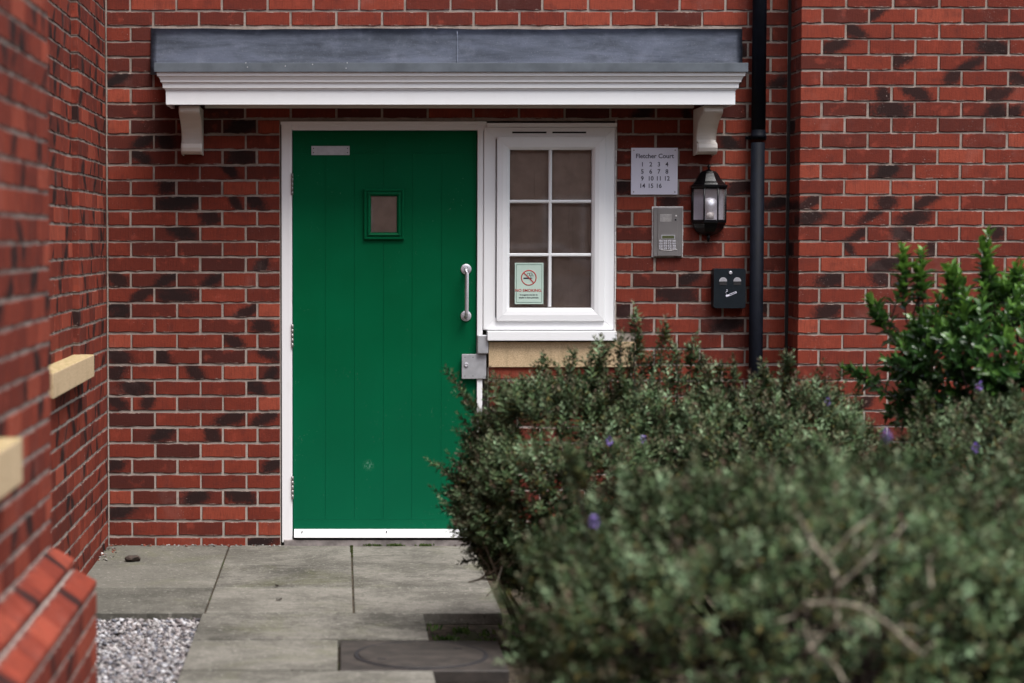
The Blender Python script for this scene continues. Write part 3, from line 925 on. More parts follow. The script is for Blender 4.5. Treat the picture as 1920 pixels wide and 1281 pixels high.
def hebe(c, rad, n, seed, label, twigs=(), sprigs=(), flowers=(), amp=0.09, zmin=-0.6, warm=0.0, leafL=0.029, thin=0.0):
    root = thing('hebe_bush', label, 'bush', (c[0], c[1], -0.07), 'grey-green hebe bushes in the bed by the path')
    pos, nrm, d, r, sc = shoot_points(c, rad, n, seed, amp, zmin)
    # uneven outline: tufts of shoots grown past the rest, hollows between them
    for _ in range(46):
        q = r.normal(size=3); q /= np.linalg.norm(q); q[2] = abs(q[2]); wd = r.uniform(.06, .16); a = r.uniform(-.15, .09)
        f = np.exp(-((1 - d @ q) / (wd ** 2 * 1.6)))
        pos = pos + (nrm * .7 + np.array([0, 0, .4])) * (a * f)[:, None]
    keep = (pos[:, 2] > 0.02) & (r.random(len(pos)) > thin * np.clip((.86 - pos[:, 2]) / .40, 0, 1))
    pos, nrm, d = pos[keep], nrm[keep], d[keep]
    ax = nrm * 0.9 + np.array([0, 0, 0.55]) + r.normal(0, .30, nrm.shape)
    ln = r.uniform(.045, .085, len(pos))
    # single sprays reaching out of the mass
    pick = r.random(len(pos)) < .055
    bp, ba = pos[pick], ax[pick] + r.normal(0, .25, ax[pick].shape) + np.array([0, 0, .25])
    ba /= np.linalg.norm(ba, axis=1, keepdims=True); reach = r.uniform(.03, .11, len(bp))[:, None]
    for st_ in (.35, .7, 1.0):
        pos = np.concatenate([pos, bp + ba * reach * st_]); ax = np.concatenate([ax, ba + r.normal(0, .12, ba.shape)]); ln = np.concatenate([ln, np.full(len(bp), .06)])
    for (sp_, tip, k) in sprigs:                       # taller leafy shoots standing out of the top
        a, b = np.array(sp_), np.array(tip)
        t = r.random(k)
        q = a + (b - a) * t[:, None] + r.normal(0, .013, (k, 3)) * (1.4 - t[:, None])
        pos = np.concatenate([pos, q]); ax = np.concatenate([ax, np.tile((b - a) / np.linalg.norm(b - a), (k, 1)) + r.normal(0, .35, (k, 3))])
        ln = np.concatenate([ln, r.uniform(.05, .08, k)])
    ax /= np.linalg.norm(ax, axis=1, keepdims=True)
    ns = len(pos)
    K = 6                                              # leaf pairs per shoot
    s1 = np.cross(ax, r.normal(size=ax.shape)); s1 /= np.linalg.norm(s1, axis=1, keepdims=True)
    s2 = np.cross(ax, s1)
    big = np.stack([np.sin(pos @ r.normal(0, 7, 3) + r.uniform(0, 6)) for _ in range(4)], 1).mean(1)
    tone = np.clip(0.40 + 0.35 * big + r.normal(0, .38, ns), 0, 1)
    pale = r.random(ns) < .14
    red = np.clip(r.normal(0.34 + warm, .36, ns), 0, 1.3)
    Vs, Fs, Cs = [], [], []; off = 0
    for kk in range(K):
        t = kk / (K - 1)
        for sgn in (-1, 1):
            side = (s1 if kk % 2 else s2) * sgn
            open_ = 1.10 - 0.55 * t ** 2
            D = ax * (0.35 + 0.9 * t) + side * open_ + r.normal(0, .12, ax.shape)
            p = pos + ax * (ln[:, None] * (t - 0.45))
            L = leafL * r.uniform(.75, 1.15, ns) * (1 - .45 * t ** 3)
            V, Q, nv = leaf_arrays(p, D, L, L * .38, ax, curl=0.25)
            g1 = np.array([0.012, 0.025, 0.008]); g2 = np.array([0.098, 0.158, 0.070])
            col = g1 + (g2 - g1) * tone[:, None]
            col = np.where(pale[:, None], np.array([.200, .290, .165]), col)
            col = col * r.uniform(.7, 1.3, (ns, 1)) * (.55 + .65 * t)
            if t > .55:
                w = (red * (t - .4))[:, None]
                col = col * (1 - w) + np.array([.24, .135, .115]) * w
            elif t < .3:
                w = np.clip(r.normal(.15 + warm, .3, ns), 0, .9)[:, None]
                col = col * (1 - w) + np.array([.15, .115, .035]) * w
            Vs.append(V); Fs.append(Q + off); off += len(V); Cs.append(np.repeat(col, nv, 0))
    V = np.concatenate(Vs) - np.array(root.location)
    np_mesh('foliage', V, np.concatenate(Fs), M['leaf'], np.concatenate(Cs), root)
    # woody frame
    m = MB(); rr = random.Random(seed)
    base = Vector((c[0], c[1], -0.07))
    for i in range(34 + int(60 * thin)):
        j = rr.randrange(len(d))
        e = Vector(np.array(c) + d[j] * np.array(rad) * rr.uniform(.72, .93))
        b = base + Vector((rr.uniform(-.06, .06), rr.uniform(-.06, .06), 0))
        mid = b.lerp(e, .45) + Vector((rr.uniform(-.07, .07), rr.uniform(-.07, .07), rr.uniform(-.02, .1)))
        m.tube([b, mid, b.lerp(e, .75) + Vector((rr.uniform(-.05, .05),) * 3), e], [.010, .008, .005, .002], 5)
        for _ in range(3):
            q = b.lerp(e, rr.uniform(.5, .85)); t2 = q + Vector((rr.uniform(-.14, .14), rr.uniform(-.14, .14), rr.uniform(0, .14)))
            m.tube([q, q.lerp(t2, .5) + Vector((0, 0, -.01)), t2], [.004, .003, .0015], 4)
    m.build('stems', M['twigd'], root)
    for (pp, rad_) in twigs:
        MB().tube(pp, rad_, 7).build('bare_branch', M['twig'], root)
    for (sp_, tip, k_) in sprigs:
        a, b = Vector(sp_), Vector(tip)
        MB().tube([a + (a - b).normalized() * .16, a, b.lerp(a, .1)], [.004, .0035, .0015], 5).build('shoot', M['twigd'], root)
    fx = 640 + F * pos[:, 0] / (pos[:, 1] - CAMY); fy = np.array([to_px(q)[1] for q in pos])
    for f in flowers:
        u_, v_ = to_px(f)
        cost = np.hypot(fx - u_, fy - v_) + (pos[:, 1] - pos[:, 1].min()) * 60
        f = pos[int(np.argmin(cost))] + np.array([0, -.02, .035])
        k = 26; f = np.array(f)
        dd = rng.normal(size=(k, 3)); dd /= np.linalg.norm(dd, axis=1, keepdims=True)
        q = f + dd * np.array([.006, .006, .011])
        V, Q, nv = leaf_arrays(q, dd + rng.normal(0, .3, dd.shape), np.full(k, .010), np.full(k, .007), np.array([0, 0, 1.0]))
        cc = np.array([.25, .16, .50]) * rng.uniform(.6, 1.4, (k, 1))
        np_mesh('flower_spike', V - np.array(root.location), Q, M['petal'], np.repeat(cc, nv, 0), root, kind=None)
    return root

def PP(px, py, Y): return tuple(P(px, py, Y))
# the bush nearest the door
YA = -2.35
ta = [([PP(980, 1150, YA + .05), PP(940, 1090, YA - .1), PP(905, 1085, YA - .15), PP(878, 1092, YA - .18)], [.007, .006, .005, .003]),
      ([PP(960, 1160, YA), PP(935, 1100, YA - .1), PP(915, 1060, YA - .15), PP(898, 1040, YA - .2)], [.006, .005, .004, .0025]),
      ([PP(975, 1180, YA), PP(925, 1060, YA - .2), PP(900, 1000, YA - .25)], [.007, .005, .003]),
      ([PP(925, 1060, YA - .2), PP(948, 1040, YA - .25), PP(930, 1100, YA - .28), PP(912, 1118, YA - .28)], [.004, .004, .003, .002]),
      ([PP(900, 1085, YA - .15), PP(945, 1060, YA - .2), PP(960, 1030, YA - .22)], [.004, .003, .002]),
      ([PP(940, 1100, YA - .1), PP(920, 1075, YA - .2), PP(938, 1055, YA - .2)], [.004, .003, .002])]
hebe((0.93, YA, 0.54), (0.50, 0.46, 0.42), 5400, 11, 'hebe bush below the window, its left side covering the edge of the green door', ta,
     [(PP(1190, 740, YA), PP(1190, 585, YA), 26), (PP(1235, 740, YA), PP(1245, 600, YA), 22), (PP(1290, 730, YA), PP(1300, 640, YA), 22), (PP(1120, 740, YA), PP(1125, 640, YA), 30), (PP(905, 800, YA), PP(845, 700, YA), 24), (PP(1160, 740, YA), PP(1165, 625, YA), 26),
      (PP(1060, 740, YA), PP(1075, 670, YA), 20)] + [(PP(x, 735, YA + .1), PP(x + dx_, y_, YA + .12), 17) for x, dx_, y_ in ((1100, 5, 655), (1140, -8, 640), (1178, 6, 650), (1205, -4, 628), (1222, 8, 640), (1255, 10, 632), (1270, 0, 655), (1300, 12, 668), (1330, -6, 672), (1010, 8, 678), (1345, 10, 690))],
     [PP(1207, 838, YA - .5), PP(1145, 842, YA - .48)], amp=0.11, zmin=-0.85, warm=0.03)
# the one below the downpipe
YC = -2.5
hebe((1.54, YC, 0.52), (0.46, 0.42, 0.42), 4700, 23, 'hebe bush below the downpipe and the ashtray, behind the nearest bush', (),
     [(PP(1470, 760, YC), PP(1480, 672, YC), 26), (PP(1440, 760, YC), PP(1430, 690, YC), 20), (PP(1380, 760, YC), PP(1375, 685, YC), 22), (PP(1320, 760, YC), PP(1330, 690, YC), 20)],
     [PP(1550, 765, YC - .3)], amp=0.08, warm=0.06)
YD = -2.95
hebe((2.46, YD, 0.49), (0.68, 0.45, 0.47), 5000, 37, 'hebe bush at the right edge of the photo, under the bright green shrub', (),
     [(PP(1740, 800, YD), PP(1735, 730, YD), 18), (PP(1900, 800, YD), PP(1905, 730, YD), 18)],
     [PP(1845, 732, YD - .42), PP(1832, 856, YD - .46)], amp=0.08, warm=0.04)
# the two nearest, out of focus
YB = -4.75
X0, Y0, SC = 1300, 800, 2.663
def BR(L, Yd, r0, r1):
    L = [L[0]] + [q for a, b in zip(L, L[1:]) for q in (((a[0] + b[0]) / 2 + random.uniform(-9, 9), (a[1] + b[1]) / 2 + random.uniform(-9, 9)), b)]
    n = len(L); r0 *= .52; r1 *= .55
    return ([PP(X0 + x / SC, Y0 + y / SC, Yd + 0.03 * math.sin(i * 2.1)) for i, (x, y) in enumerate(L)], [r0 + (r1 - r0) * i / (n - 1) for i in range(n)])
yb2 = -5.64
tb = [BR([(700,900),(720,800),(690,700),(600,590),(520,440)], yb2, .014, .006), BR([(715,800),(850,690),(940,570),(955,480)], yb2, .009, .005),
      BR([(680,650),(780,540),(900,450),(960,330)], yb2 + .05, .007, .003), BR([(710,880),(860,910),(1000,1010),(1140,1140),(1195,1085)], yb2, .010, .005),
      BR([(710,900),(720,970),(640,1050),(540,1140)], yb2, .010, .006), BR([(700,870),(560,880),(500,950),(400,980)], yb2, .008, .004),
      BR([(560,1000),(600,1130),(720,1210),(780,1300)], yb2 + .04, .008, .006), BR([(870,760),(890,830),(905,890)], yb2, .008, .006),
      BR([(900,590),(1000,560),(1060,480)], yb2, .005, .003), BR([(850,690),(800,640),(820,560)], yb2, .005, .003), BR([(1000,1010),(1090,1000),(1150,1030)], yb2, .005, .003), BR([(600,590),(560,640),(500,660)], yb2, .005, .003), BR([(860,910),(900,1010),(880,1100)], yb2, .005, .003), BR([(640,1050),(600,1040),(470,1030)], yb2, .006, .003),
      BR([(1180,650),(1190,800),(1140,880),(1050,940)], yb2 + .08, .005, .003), BR([(700,990),(770,1000),(800,1030)], yb2, .006, .004)]
hebe((1.22, YB, 0.45), (0.80, 0.60, 0.54), 7800, 51, 'nearest hebe bush, blurred, filling the lower middle of the photo beside the path', (),
     [(PP(1080, 900, YB), PP(1070, 850, YB), 16)], [PP(1115, 1000, YB - .55), PP(1640, 838, YB - .42)], amp=0.11, zmin=-0.8, leafL=0.029, thin=0.5)
hebe((2.25, -4.7, 0.47), (0.78, 0.60, 0.60), 6200, 77, 'nearest hebe bush in the lower right corner, with bare grey branches showing', tb, (), (), amp=0.12, zmin=-0.8, warm=0.08, leafL=0.029, thin=0.85)

# the glossy green shrub
def glossy():
    c = np.array([2.62, -2.35, 1.00]); rad = np.array([0.53, 0.38, 0.33])
    root = thing('evergreen_shrub', 'bright green glossy-leaved shrub in front of the right-hand brick wall', 'shrub', (2.62, -2.35, -0.07))
    pos, nrm, d, r, sc = shoot_points(c, rad, 560, 5, 0.15, -0.8, shell=0.15)
    ax = nrm * .9 + np.array([0, 0, .45]) + r.normal(0, .30, nrm.shape)
    ln = r.uniform(.07, .13, len(pos))
    for (a, b, k) in ((( 1690, 560), (1695, 462), 7), ((1850, 540), (1852, 432), 8), ((1668, 620), (1632, 560), 6), ((1900, 560), (1905, 500), 5), ((1720, 560), (1726, 478), 6), ((1790, 560), (1786, 510), 5), ((1650, 730), (1592, 690), 4)):
        A, B = np.array(P(*a, -2.4)), np.array(P(*b, -2.4))
        t = r.random(k) * .8
        pos = np.concatenate([pos, A + (B - A) * t[:, None] + r.normal(0, .008, (k, 3))]); ax = np.concatenate([ax, np.tile((B - A) / np.linalg.norm(B - A), (k, 1)) + r.normal(0, .15, (k, 3))])
        ln = np.concatenate([ln, np.full(k, .10)])
    ax /= np.linalg.norm(ax, axis=1, keepdims=True)
    ns = len(pos); K = 11
    s1 = np.cross(ax, r.normal(size=ax.shape)); s1 /= np.linalg.norm(s1, axis=1, keepdims=True); s2 = np.cross(ax, s1)
    PV, PQ, PC, cen = [], [], [], []
    for k in range(K):
        t = k / (K - 1); a = k * 2.4
        side = s1 * math.cos(a) + s2 * math.sin(a)
        D = ax * (.45 + .8 * t) + side * (1.0 - .55 * t) + r.normal(0, .18, ax.shape)
        p = pos + ax * (ln[:, None] * (t - .55))
        L = .060 * r.uniform(.7, 1.15, ns) * (1 - .3 * t ** 3)
        V, Q, nv = leaf_arrays(p, D, L, L * .54, ax, fat=True, curl=.3, cup=.22)
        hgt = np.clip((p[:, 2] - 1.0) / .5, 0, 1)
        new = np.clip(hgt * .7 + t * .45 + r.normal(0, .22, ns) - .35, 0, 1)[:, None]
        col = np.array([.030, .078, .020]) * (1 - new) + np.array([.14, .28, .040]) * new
        col *= r.uniform(.8, 1.2, (ns, 1))
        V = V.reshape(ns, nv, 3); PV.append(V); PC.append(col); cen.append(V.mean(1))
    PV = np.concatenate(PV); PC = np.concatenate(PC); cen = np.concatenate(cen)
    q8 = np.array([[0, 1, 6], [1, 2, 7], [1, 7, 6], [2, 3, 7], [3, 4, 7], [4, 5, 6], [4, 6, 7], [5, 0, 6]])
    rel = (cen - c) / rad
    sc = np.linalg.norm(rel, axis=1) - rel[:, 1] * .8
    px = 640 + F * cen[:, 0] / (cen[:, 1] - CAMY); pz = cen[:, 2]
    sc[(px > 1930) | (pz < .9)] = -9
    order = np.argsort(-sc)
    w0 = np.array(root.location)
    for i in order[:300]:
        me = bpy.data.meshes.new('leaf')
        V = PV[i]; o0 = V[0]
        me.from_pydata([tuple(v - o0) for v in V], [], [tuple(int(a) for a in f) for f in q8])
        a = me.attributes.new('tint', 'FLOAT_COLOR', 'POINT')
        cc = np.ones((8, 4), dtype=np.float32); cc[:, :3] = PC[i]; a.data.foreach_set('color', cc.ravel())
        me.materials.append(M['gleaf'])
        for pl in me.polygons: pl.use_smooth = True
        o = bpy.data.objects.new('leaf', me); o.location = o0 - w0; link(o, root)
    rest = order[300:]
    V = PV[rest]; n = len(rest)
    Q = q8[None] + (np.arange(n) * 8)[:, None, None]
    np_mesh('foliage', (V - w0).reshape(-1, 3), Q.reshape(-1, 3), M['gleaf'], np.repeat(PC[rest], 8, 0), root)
    m = MB(); rr = random.Random(3)
    b0 = Vector((2.62, -2.35, -.07))
    for i in range(46):
        e = Vector(pos[i * 9 % ns])
        b = b0 + Vector((rr.uniform(-.05, .05), rr.uniform(-.05, .05), 0))
        mid = b.lerp(e, .5) + Vector((rr.uniform(-.06, .06), rr.uniform(-.06, .06), .02))
        m.tube([b, mid, e], [.011, .008, .003], 5)
    for i in range(520, ns):
        e = Vector(pos[i]) + Vector(ax[i]) * .05; m.tube([e - Vector(ax[i]) * .15, e], [.003, .002], 4)
    m.build('stems', M['twigd'], root)
glossy()

# weeds on the bare soil and in the joints
def blades(name, n, fx, h, w, label, palette=((.03, .075, .012), (.06, .13, .02), (.10, .17, .04))):
    q = np.array([fx() for _ in range(n)])
    D = np.stack([rng.normal(0, .5, n), rng.normal(0, .5, n), np.ones(n)], 1)
    L = h * rng.uniform(.5, 1.2, n)
    V, Q, nv = leaf_arrays(q, D, L, w * rng.uniform(.7, 1.3, n), np.array([.3, 1, .2]), curl=.3)
    pal = np.array(palette); c = pal[rng.integers(0, len(pal), n)] * rng.uniform(.7, 1.3, (n, 1))
    o = np_mesh(name, V, Q, M['grass'], np.repeat(c, nv, 0)); o['label'] = label; o['category'] = 'weeds'
    return o
ru = random.uniform
wc = [(xp + ru(.03, .45), yf - ru(.05, .5)) for _ in range(22)]
def soilp():
    a, b = random.choice(wc); return (max(xp + .01, a + random.gauss(0, .022)), min(b + random.gauss(0, .022), yf - .01), -.050)
blades('weeds', 330, soilp, .026, .010, 'small green weeds on the dark soil right of the path slabs')
def clump():
    c = random.choice([(690, 1021), (707, 1021), (735, 1021), (742, 1021), (748, 1021), (800, 1021), (792, 1021)])
    p = P(c[0] + random.gauss(0, 5), c[1]); return (p.x, -.022 + ru(-.006, .006), .0)
blades('moss_tufts', 260, clump, .014, .006, 'tiny moss tufts along the concrete door threshold', ((.06, .10, .02), (.10, .15, .04)))
def jnt():
    return (cols[2] + random.gauss(0, .003), -abs(random.gauss(0, .12)) - .01, -.004)
blades('joint_moss', 240, jnt, .010, .005, 'moss growing in the slab joint below the door', ((.06, .08, .02), (.10, .12, .04)))

# ------------------------------------------------------------------ little things lying on the slabs
def lump(name, label, cat, c, r3, mat, seed):
    rr = random.Random(seed)
    m = MB(); bmesh.ops.create_icosphere(m.bm, subdivisions=2, radius=1)
    for v in m.bm.verts:
        k = 1 + rr.uniform(-.22, .22)
        v.co = Vector((v.co.x * r3[0] * k, v.co.y * r3[1] * k, v.co.z * r3[2] * k)) + Vector((c[0], c[1], r3[2] * .8))
    o = m.build(name, mat); return tagm(o, label, cat)
p = G(248, 1053); lump('dark_stone', 'dark lump of stone lying on the paving near the left corner', 'stone', p, (.036, .03, .017), M['twigd'], 4)
p = G(523, 1127)
def dead_leaf(px, py, label, s, seed):
    p = G(px, py); rr = random.Random(seed); m = MB()
    n = 8; vs = [m.bm.verts.new((p.x + s * (1 if i % 2 else .72) * math.cos(i * 6.283 / n), p.y + s * .75 * math.sin(i * 6.283 / n), .004 + rr.uniform(0, .010))) for i in range(n)]
    c = m.bm.verts.new((p.x, p.y, .005))
    for i in range(n): m.bm.faces.new((vs[i], vs[(i + 1) % n], c))
    bmesh.ops.solidify(m.bm, geom=m.bm.faces[:], thickness=.001)
    tagm(m.build('dead_leaf', M['twigd']), label, 'leaf')
dead_leaf(523, 1127, 'dark curled dead leaf on the middle paving slab, nearer the camera', .017, 2)
dead_leaf(519, 1102, 'dark dead leaf on the middle paving slab, nearer the door', .012, 5)
for i, (x, y, lab) in enumerate(((190, 1040, 'pale chip of stone at the foot of the left wall'), (300, 1022, 'small pale chip of mortar at the foot of the wall by the corner'))):
    p = G(x, y); lump('stone_chip', lab, 'stone chip', p, (.010, .008, .006), M['sealant'], 9 + i)

# ------------------------------------------------------------------ the door
def X(px, py=600, Y=0.0): return P(px, py, Y).x
def Z(py, Y=0.0): return P(640, py, Y).z
FY = 0.006                                   # front of the frames, set just inside the brick face
door = thing('entrance_door', 'green planked entrance door in a white frame with a small square window', 'door', (X(720), FY, 0))
xd0, xd1 = X(548.5), X(893.5)
zd0, zd1 = Z(994), Z(245)
m = MB()
m.box(X(528), xd0 - .002, FY, .09, Z(1018), Z(231), .003)
m.build('jamb', M['wood'], door)
MB().box(xd1 + .003, X(905), FY, .09, Z(1014), Z(238.5), .003).build('jamb', M['wood'], door)
MB().box(xd0 - .0015, X(911), FY + .001, .09, zd1 + .002, Z(231.5), .003).build('head', M['wood'], door)
MB().box(X(526.5), X(911), -.010, FY - .001, Z(234), Z(228), .002).build('head_trim', M['wood'], door)
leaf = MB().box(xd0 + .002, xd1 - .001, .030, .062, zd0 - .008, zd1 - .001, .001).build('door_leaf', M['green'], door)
LY = .026
gx = [548.5, 609.6, 664.4, 719, 772.7, 828, 893.5]
zr1, zr0 = Z(287), Z(976)
gx = [X(g_) for g_ in gx]
gx[0] = xd0 + .002; gx[-1] = xd1 - .001
wx0, wx1, wz0, wz1 = X(690), X(749), Z(441), Z(362)   # hole for the little window
for i in range(6):
    a, b = gx[i] + (.0005 if i else 0), gx[i + 1] - (.0005 if i < 5 else 0)
    m = MB()
    if b > wx0 and a < wx1:
        m.box(a, b, LY, .0295, wz1, zr1 - .0005, .0007, 2)
        m.box(a, b, LY, .0295, zr0 + .0005, wz0, .0007, 2)
        if a < wx0: m.box(a, wx0, LY, .0295, wz0 + .0002, wz1 - .0002)
        if b > wx1: m.box(wx1, b, LY, .0295, wz0 + .0002, wz1 - .0002)
    else:
        m.box(a, b, LY, .0295, zr0 + .0005, zr1 - .0005, .0007, 2)
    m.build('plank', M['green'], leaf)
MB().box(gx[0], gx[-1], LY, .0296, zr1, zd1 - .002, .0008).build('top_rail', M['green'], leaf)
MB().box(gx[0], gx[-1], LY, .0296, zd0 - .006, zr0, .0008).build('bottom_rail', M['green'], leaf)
# small glazed light with its stepped beading
vl = MB().box(X(693), X(746), .016, .022, Z(438), Z(365)).build('vision_panel', M['glass'], leaf)
vf = None
for q in frame_pieces(X(682), X(757.5), Z(449.5), Z(354), [(0, .0262), (0, .014), (.004, .010), (.010, .010), (.012, .015), (.018, .015), (.020, .009), (.024, .007), (.028, .009), (.036, .018), (.036, .0262)]):
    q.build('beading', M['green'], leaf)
MB().box(X(690), X(749), .0235, .0258, Z(441), Z(362)).build('dark_backing', M['blind'], leaf)
# plate with four screws
pl = MB().box(X(584), X(655.5), .0225, .0258, Z(290.5), Z(273.5), .0008).build('name_plate', M['satin'], leaf)
for sx_ in (588, 651.5):
    for sy_ in (278, 286):
        MB().lathe((X(sx_), .0222, Z(sy_)), [(.0026, 0.0), (.0026, .002)], 10, 'y').build('screw', M['dark'], pl)
# pull handle
hd_y0, hx = LY - .0004, X(873.8, 550, LY)
zh1, zh0 = Z(505), Z(593)
hd = MB().tube([(hx, hd_y0 - .006, zh1 + .0), (hx, hd_y0 - .036, zh1), (hx, hd_y0 - .050, zh1 - .006), (hx, hd_y0 - .056, zh1 - .020), (hx, hd_y0 - .056, zh0 + .020), (hx, hd_y0 - .050, zh0 + .006), (hx, hd_y0 - .036, zh0), (hx, hd_y0 - .006, zh0)], .0095, 14).build('pull_handle', M['chrome'], leaf)
for z_ in (zh1, zh0):
    MB().lathe((hx, hd_y0, z_), [(.0265, 0), (.0265, -.003), (.024, -.0055), (.012, -.006)], 28, 'y').build('rose', M['chrome'], hd)
# hinges
for a, b in ((325, 366), (608, 652), (893, 936)):
    h = MB()
    for t in range(5):
        z_a = Z(b) + (Z(a) - Z(b)) * t / 5
        h.tube([(xd0 - .001, FY - .004, z_a + .0008), (xd0 - .001, FY - .004, z_a + (Z(a) - Z(b)) / 5 - .0008)], .0055, 10)
    h.build('hinge', M['steel'], door)
# weather bar
zb0, zb1 = Z(1007), Z(993.5)
wbx = MB().prism([(LY - .001, zb1), (-.022, zb0 + .010), (-.024, zb0), (LY - .001, zb0)], 'x', X(551), X(890), .001).build('weather_bar', M['wood'], leaf)
for px_ in (566, 725, 880):
    MB().lathe((X(px_), -.001, Z(997)), [(.0035, -.014), (.0035, .004)], 10, 'y').build('screw', M['dark'], wbx)
MB().box(X(549), X(893), .012, .085, .028, Z(1007.5)).build('draught_seal', M['dark'], door)
MB().box(X(532), X(905), -.016, .10, -.01, .028, .003).build('threshold', M['threshold'], door)
# lock keep and lock plate at the right edge of the leaf
MB().box(X(895), X(915.5), -.022, FY - .0005, Z(663), Z(628), .006, 3).build('lock_keep', M['satin'], door)
lp = MB().box(X(866), X(912), -.0030, .0008, Z(710.5), Z(664), .003, 3)
lpo = lp.build('lock_plate', M['satin'], door)
MB().box(X(868), X(893), .001, .0255, Z(708), Z(666)).build('lock_case', M['satin'], door)
MB().lathe((X(874.5), -.003, Z(684)), [(.010, 0.0), (.010, -.005), (.007, -.006), (.005, -.004)], 16, 'y').build('cylinder', M['chrome'], lpo)
for a, b in ((872, 670), (887, 670), (872, 705), (887, 705)):
    MB().lathe((X(a), -.0032, Z(b)), [(.0022, 0.0), (.0022, -.0006)], 10, 'y').build('screw', M['dark'], lpo)

# ------------------------------------------------------------------ the window
win = thing('window', 'white six-pane casement window to the right of the green door', 'window', (X(1030), FY, Z(620)))
x0, x1, z0, z1 = X(906), X(1151.5), Z(619), Z(238)
for i, q in enumerate(frame_pieces(x0, x1, z0, z1, [(0, .09), (0, FY + .001), (.004, FY - .002), (X(927.5) - x0, FY - .002), (X(929) - x0, FY + .004), (X(929) - x0 + .004, .09)])):
    q.build(['bottom_rail', 'jamb', 'head', 'jamb'][i], M['upvc'], win)
MB().box(X(912), X(1154), -.012, FY - .003, Z(238), Z(231), .002).build('head_trim', M['upvc'], win)
MB().box(X(911), X(1151.5), FY, .09, Z(237.8), Z(231.5)).build('packer', M['upvc'], win)
for a, b in ((959, 1023), (1034, 1097)):
    MB().box(X(a), X(b), FY - .0045, FY - .0015, Z(250), Z(247)).build('trickle_vent', M['dark'], win)
# sash: four mitred lengths
cs = thing_cs = bpy.data.objects.new('casement', None); cs.empty_display_size = .05; link(cs, win)
cx0, cx1, cz0, cz1 = X(930.5), X(1133), Z(602), Z(256.5)
wi = X(955) - cx0
for i, q in enumerate(frame_pieces(cx0, cx1, cz0, cz1, [(0, .06), (0, -.006), (.002, -.010), (.030, -.012), (wi - .014, -.009), (wi - .003, .002), (wi, .006), (wi, .06)])):
    q.build(['bottom_rail', 'stile', 'top_rail', 'stile'][i], M['upvc'], cs)
GX = [X(955), X(1027.3), X(1034), X(1107.5)]
GZ = [Z(575.5), Z(481.3), Z(475), Z(381), Z(374.8), Z(281)]
gy = .012
MB().prism([(GX[1] - .000, gy), (GX[1] + .004, gy - .007), (GX[2] - .004, gy - .007), (GX[2], gy)], 'z', GZ[0], GZ[5]).build('glazing_bar', M['upvc'], cs)
for k in (1, 3):
    m = MB()
    for (a, b) in ((GX[0], GX[1] + .003), (GX[2] - .003, GX[3])):
        m.prism([(gy, GZ[k]), (gy - .0066, GZ[k] + .004), (gy - .0066, GZ[k + 1] - .004), (gy, GZ[k + 1])], 'x', a, b)
    m.build('glazing_bar', M['upvc'], cs)
for i in range(2):
    for k in range(3):
        MB().box(GX[2 * i] - .002, GX[2 * i + 1] + .002, gy + .001, gy + .005, GZ[2 * k] - .002, GZ[2 * k + 1] + .002).build('pane', M['glass'], cs)
MB().box(X(913), X(1155), -.040, .05, Z(638.5), Z(620.5), .004, 3).build('window_sill', M['upvc'], win)
# bead of sealant down the right side
m = MB(); z_ = Z(640)
while z_ < Z(236):
    h = random.uniform(.02, .06)
    m.box(X(1152), X(1153.2 + random.uniform(0, 1.0)), -.001 + random.uniform(0, .002), .02, z_, z_ + h); z_ += h + .0004
m.build('sealant_bead', M['sealant'], win)
# blind behind the glass
bl = MB()
n = 24
for i in range(n):
    a = X(945) + (X(1118) - X(945)) * i / n; b = X(945) + (X(1118) - X(945)) * (i + 1) / n
    bl.box(a, b - .0003, 0.040 + .002 * math.sin(i * 1.3), .044, Z(590), Z(268))
tagm(bl.build('window_blind', M['blind']), 'plain brown blind drawn down behind the window panes', 'blind')
# no smoking sticker behind the lower left pane
sy = gy - .0002
stk = thing('no_smoking_sticker', 'pale green no smoking sticker in the lower left window pane', 'sticker', (X(992), sy, Z(571)))
MB().box(X(965.3), X(1019), sy - .0012, sy, Z(570.5), Z(493), .0004).build('sticker_sheet', M['sticker'], stk)
ty = sy - .0016
for q in frame_pieces(X(968), X(1016.3), Z(567.5), Z(496), [(0, ty + .0002), (0, ty - .0002), (.0018, ty - .0002), (.0018, ty + .0002)], 0):
    q.build('border_line', M['tealink'], stk)
c_ = (X(991.5), ty, Z(521))
m = MB().lathe((c_[0], c_[1], c_[2]), [(.0385, 0), (.0385, -.0004), (.0335, -.0004), (.0335, 0)], 36, 'y', cap=False)
m.build('prohibition_ring', M['red'], stk)
m = MB(); L_ = .035; w_ = .0024; d1 = (math.cos(R(-45)), math.sin(R(-45)))
m.prism([(c_[0] + s * d1[0] * L_ - t * d1[1] * w_, c_[2] + s * d1[1] * L_ + t * d1[0] * w_) for s, t in ((-1, -1), (1, -1), (1, 1), (-1, 1))], 'y', ty - .0012, ty - .0008)
m.build('slash', M['red'], stk)
m = MB()
m.box(c_[0] - .026, c_[0] + .012, ty - .0006, ty - .0002, c_[2] - .006, c_[2] + .001)
m.box(c_[0] + .0135, c_[0] + .0165, ty - .0006, ty - .0002, c_[2] - .006, c_[2] + .001)
for k, (dx_, dz_, r_) in enumerate(((-.002, .016, .0075), (.010, .018, .007), (.016, .009, .006), (.004, .008, .005))):
    m.lathe((c_[0] + dx_, ty - .0002, c_[2] + dz_), [(r_, 0), (r_, -.0004), (r_ - .0017, -.0004), (r_ - .0017, 0)], 16, 'y', R(-40), R(230), cap=False)
m.build('cigarette_symbol', M['ink'], stk)
text_mesh([('NO SMOKING.', X(991), Z(545), .0128, 'CENTER', 1.08)], ty - .0003, M['red'], 'lettering', stk)
